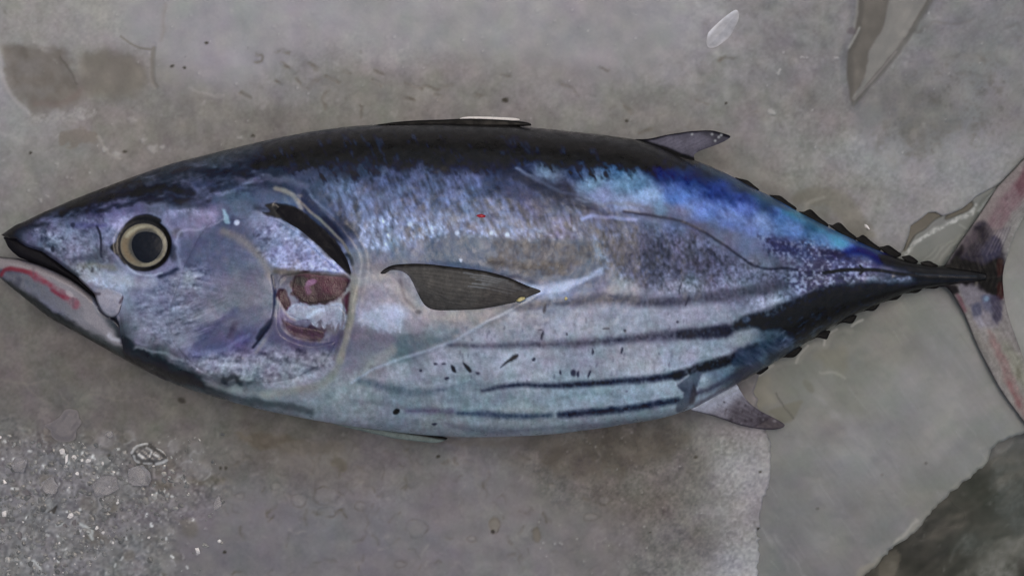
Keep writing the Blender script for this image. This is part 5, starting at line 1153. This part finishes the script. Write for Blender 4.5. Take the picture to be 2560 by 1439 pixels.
blade('tail_fin', TAIL, None, lambda u, v: .0035 + .0055 * np.exp(-((v - 692) / 60) ** 2) * np.clip((2500 - u) / 100, 0, 1), fin_image((138, 128, 126), tf), th=.002, rayf=lambda u, v: .00005 * np.sin((u + (v - 692) * .35 * np.sign(v - 692)) * .45), sm=2)

# ---- loose things ------------------------------------------------------------
def ice_mat(name, base, tr, ro):
    m, t, p = MAT(name); p.inputs['Base Color'].default_value = (*base, 1); p.inputs['Transmission Weight'].default_value = tr
    p.inputs['Roughness'].default_value = ro; p.inputs['IOR'].default_value = 1.31
    n = t.nodes.new('ShaderNodeTexNoise'); n.inputs['Scale'].default_value = 420; n.inputs['Detail'].default_value = 3
    tc = t.nodes.new('ShaderNodeTexCoord'); t.links.new(tc.outputs['Object'], n.inputs['Vector'])
    b = t.nodes.new('ShaderNodeBump'); b.inputs['Strength'].default_value = .4; b.inputs['Distance'].default_value = .0008
    t.links.new(n.outputs[0], b.inputs['Height']); t.links.new(b.outputs[0], p.inputs['Normal'])
    return m
M_CLEAR = ice_mat('clear_ice', (.9, .92, .93), .85, .08)
M_MILKY = ice_mat('milky_ice', (.20, .195, .21), .2, .4)
M_LUMP = ice_mat('cloudy_ice', (.72, .72, .74), .75, .2)
M_WHITE = ice_mat('white_ice', (.9, .9, .9), .1, .4)
RR = RS(2024)
def hull(name, u, v, rx, ry, rz, ang, n, mat, seed, z=None, smooth=False, **pr):
    R = RS(seed); c, s = math.cos(math.radians(ang)), math.sin(math.radians(ang))
    bm = bmesh.new()
    for i in range(n):
        p = R.normal(size=3); p /= np.linalg.norm(p); p *= R.uniform(.8, 1.05)
        x, y = p[0] * rx, p[1] * ry
        bm.verts.new(((x * c - y * s) * S, -(x * s + y * c) * S, p[2] * rz * S))
    r = bmesh.ops.convex_hull(bm, input=bm.verts)
    bmesh.ops.delete(bm, geom=[g for g in r['geom_interior'] if isinstance(g, bmesh.types.BMVert)], context='VERTS')
    zb = min(q.co.z for q in bm.verts)
    for q in bm.verts: q.co.z -= zb
    me = bpy.data.meshes.new(name); bm.to_mesh(me); bm.free()
    if smooth:
        for p_ in me.polygons: p_.use_smooth = True
    o = link(name, me, mat, None, **pr)
    zz = -.0004 if z is None else z
    o.location = at(u, v, zz); return o
def flake(name, P, z0, th, mat, step=2.5, **pr):
    return polyarea_sheet(name, P, step, lambda u, v, d: z0 + th * (.35 + .65 * sstep(0, 16, d)) + .00008 * np.sin(u * .4 + v * .3), lambda u, v, d: z0 - .001 + 0 * u, None, mat, sm=4, **pr)
flake('ice_flake', pts('112 1062 130 1054 150 1040 162 1024 180 1022 194 1028 198 1044 204 1056 192 1074 188 1096 166 1104 142 1100 128 1088 126 1076'), 0, .0016, M_MILKY,
      label='flat milky ice flake lying alone above the crushed ice, lower left', category='ice piece')
FLK = np.zeros(FC.shape, np.float32) + np.array((150, 150, 157), np.float32)
lay(FLK, m_line(pts('1770 88 1790 62 1810 42 1838 28'), 5, 5, 2), (200, 202, 214), .8); lay(FLK, m_line(pts('1772 116 1790 118 1818 96'), 3, 4, 2), (176, 174, 182), .7)
FLK = pigment(FLK * (1 + .03 * nf2)[..., None], .006)
polyarea_sheet('ice_flake', pts('1768 92 1772 80 1790 62 1810 44 1836 26 1846 30 1846 50 1836 70 1824 92 1800 112 1786 119 1772 119 1766 108'), 2.0, lambda u, v, d: .0001 + .0008 * sstep(0, 26, d), lambda u, v, d: -.002 + 0 * u, lambda u, v: sample(FLK, u, v), skin_mat('pale_ice', .45, .1, .03, 300), sm=4,
      label='long pale ice shard on the frosted block near the top edge, right of centre', category='ice piece')
flake('ice_flake', pts('1150 296 1170 292 1220 292 1282 295 1300 299 1280 301 1220 299 1160 299'), .006, .002, M_WHITE, step=1.6,
      label='thin white ice sliver behind the folded first back fin', category='ice piece')
SHD = np.zeros(FC.shape, np.float32) + np.array((108, 105, 104), np.float32)
for q, w_ in (('329 1130 338 1118 352 1111 368 1109', 3), ('334 1138 338 1150 348 1154', 3), ('346 1136 356 1142', 3.5), ('390 1159 404 1156 416 1149', 3.5), ('366 1118 378 1128 374 1140', 2), ('392 1120 408 1132', 1.5), ('360 1156 378 1156', 2), ('384 1136 396 1142', 2)):
    lay(SHD, m_line(pts(q), w_, 2.5, 2), (226, 226, 228), .9)  # white rim arcs, highlights painted into the shard's colour
SHD = pigment(SHD * (1 + .1 * nf2)[..., None], .006)
o = polyarea_sheet('ice_shard', pts('325 1130 335 1115 352 1108 370 1106 392 1116 410 1128 422 1148 408 1160 392 1163 372 1160 350 1160 336 1151'), 2.0, lambda u, v, d: .0006 + .0028 * sstep(0, 16, d) + .0004 * np.sin(u * .35) * np.sin(v * .4), lambda u, v, d: -.002 + 0 * u, lambda u, v: sample(SHD, u, v), skin_mat('glassy_ice', .15, .8, .3, 500, trans=.25), sm=3, label='largest clear glassy ice shard among the crushed ice', category='ice piece')
hull('ice_chip', 494, 1376, 7, 13, 6, -25, 12, M_WHITE, 9, label='single bright white ice chip near the bottom edge', category='ice piece')
hull('ice_chip', 168, 1148, 6, 17, 7, 8, 12, M_WHITE, 12, label='narrow white ice chip just below the flat milky flake', category='ice piece')
hull('ice_chip', 194, 1183, 8, 5, 4, 30, 12, M_WHITE, 15, label='small white ice chip below the narrow white one', category='ice piece')
hull('ice_chip', 2168, 568, 4, 12, 4, -50, 12, M_WHITE, 19, label='ice splinter added for a white glint beside the third back finlet', category='ice piece')  # added in place of a white glint on the ice
hull('ice_lump', 350, 1190, 34, 30, 14, 10, 30, M_LUMP, 21, smooth=False, label='rounded milky ice lump below the largest clear shard', category='ice piece')
hull('ice_lump', 262, 1212, 40, 34, 12, 0, 30, M_LUMP, 22, label='wide flattened ice lump left of the rounded milky one', category='ice piece')
hull('ice_lump', 52, 1160, 24, 22, 12, 0, 26, M_LUMP, 23, label='round ice lump at the left edge of the crushed ice', category='ice piece')
hull('ice_lump', 275, 1085, 12, 10, 7, 0, 20, M_LUMP, 24, label='small round ice pebble right of the flat milky flake', category='ice piece')
hull('ice_lump', 128, 1215, 30, 24, 12, 30, 26, M_LUMP, 25, label='milky ice lump in the middle of the left crushed ice', category='ice piece')
hull('ice_lump', 545, 1255, 12, 20, 7, 15, 20, M_LUMP, 26, label='pale oval ice lump standing apart at the right of the crushed ice', category='ice piece')
CH_ = pts('-120 1090 60 1085 120 1110 220 1100 330 1140 420 1150 480 1210 440 1270 380 1300 300 1360 200 1439 150 1560 -120 1560')
k = 0
while k < 36:
    u = RR.uniform(0, 480); v = RR.uniform(1090, 1430)
    if not inside(CH_, np.array([u]), np.array([v]))[0]: continue
    r = RR.uniform(5, 11)
    hull('ice_chip', u, v, r * RR.uniform(.7, 1.5), r, r * .5, RR.uniform(0, 180), 11, (M_CLEAR, M_MILKY, M_CLEAR)[k % 3], 100 + k,
         label='small glassy ice chip scattered over the crushed ice in the lower left corner', category='ice piece', group='small chips in the crushed ice')
    k += 1
# finer crushed ice: nobody could count it
GC_ = []; V_ = []; F_ = []; nb = 0; cnt = 0
ico = bmesh.new(); bmesh.ops.create_icosphere(ico, subdivisions=1, radius=1); ico.verts.ensure_lookup_table()
iv = np.array([q.co[:] for q in ico.verts]); iff = np.array([[q.index for q in f.verts] for f in ico.faces]); ico.free()
while cnt < 1300:
    u = RR.uniform(-120, 560); v = RR.uniform(1080, 1560)
    pr = 1.0 if inside(CH_, np.array([u]), np.array([v]))[0] else .12
    if RR.rand() > pr: continue
    r = (1.5 + 7 * RR.rand() ** 2.5) * S
    vv = iv * (1 + RR.uniform(-.35, .25, (len(iv), 1))) * np.array((r * RR.uniform(.7, 1.6), r, r * .45))
    a = RR.uniform(0, 6.28); R3 = np.array(((math.cos(a), -math.sin(a), 0), (math.sin(a), math.cos(a), 0), (0, 0, 1)))
    hz = float(sample(HA, np.array([u]), np.array([v]))[0]) * .001
    gcol = RR.choice([96, 104, 112, 118, 126, 145, 225], p=[.1, .2, .25, .2, .13, .07, .05]); GC_.append(np.full((len(iv), 3), gcol, float))  # few near-white grains put in for sparkle
    V_.append(vv @ R3.T + np.array(at(u, v, hz + r * .02))); F_.append(iff + nb); nb += len(iv); cnt += 1
link('crushed_ice', mesh_np('crushed_ice', np.vstack(V_), np.vstack(F_), np.clip(pigment(np.vstack(GC_), .006) * 1.15, 0, .95), False), skin_mat('crushed_grain', .22, .3, .1, 700, trans=.3), kind='stuff', label='crushed ice grains in the lower left corner', category='crushed ice')

def crumb(name, u, v, rx, ry, z, ang, mat, seed, **pr):
    return hull(name, u, v, rx, ry, min(rx, ry) * .5, ang, 16, mat, seed, z, True, **pr)
M_RED = skin_mat('red_fleck', .4, .3, .2, 900, attr=False, base=(.42, .012, .03))
M_YEL = skin_mat('yellow_crumb', .5, .1, .3, 900, attr=False, base=(.55, .50, .24))
zf1 = lambda u, v: float(zfull(np.array([float(u)]), np.array([float(v)]))[0])
crumb('red_fleck', 1203, 540, 13, 5.5, zf1(1203, 540) - .0003, 3, M_RED, 31, label='small red fleck stuck on the middle of the silver flank', category='fleck')
crumb('yellow_crumb', 1302, 748, 13, 6.5, zf1(1302, 748) + .0016, -12, M_YEL, 32, label='pale yellow crumb on the lower tip of the side fin', category='crumb')
crumb('yellow_crumb', 1415, 746, 4.5, 6, zf1(1415, 746) - .0003, 0, M_YEL, 33, label='tiny yellow crumb on the belly just behind the side fin', category='crumb')
print('built in %.1fs' % (time.time() - T0), 'tris', sum(len(o.data.polygons) * 2 for o in COL.objects if o.type == 'MESH'))
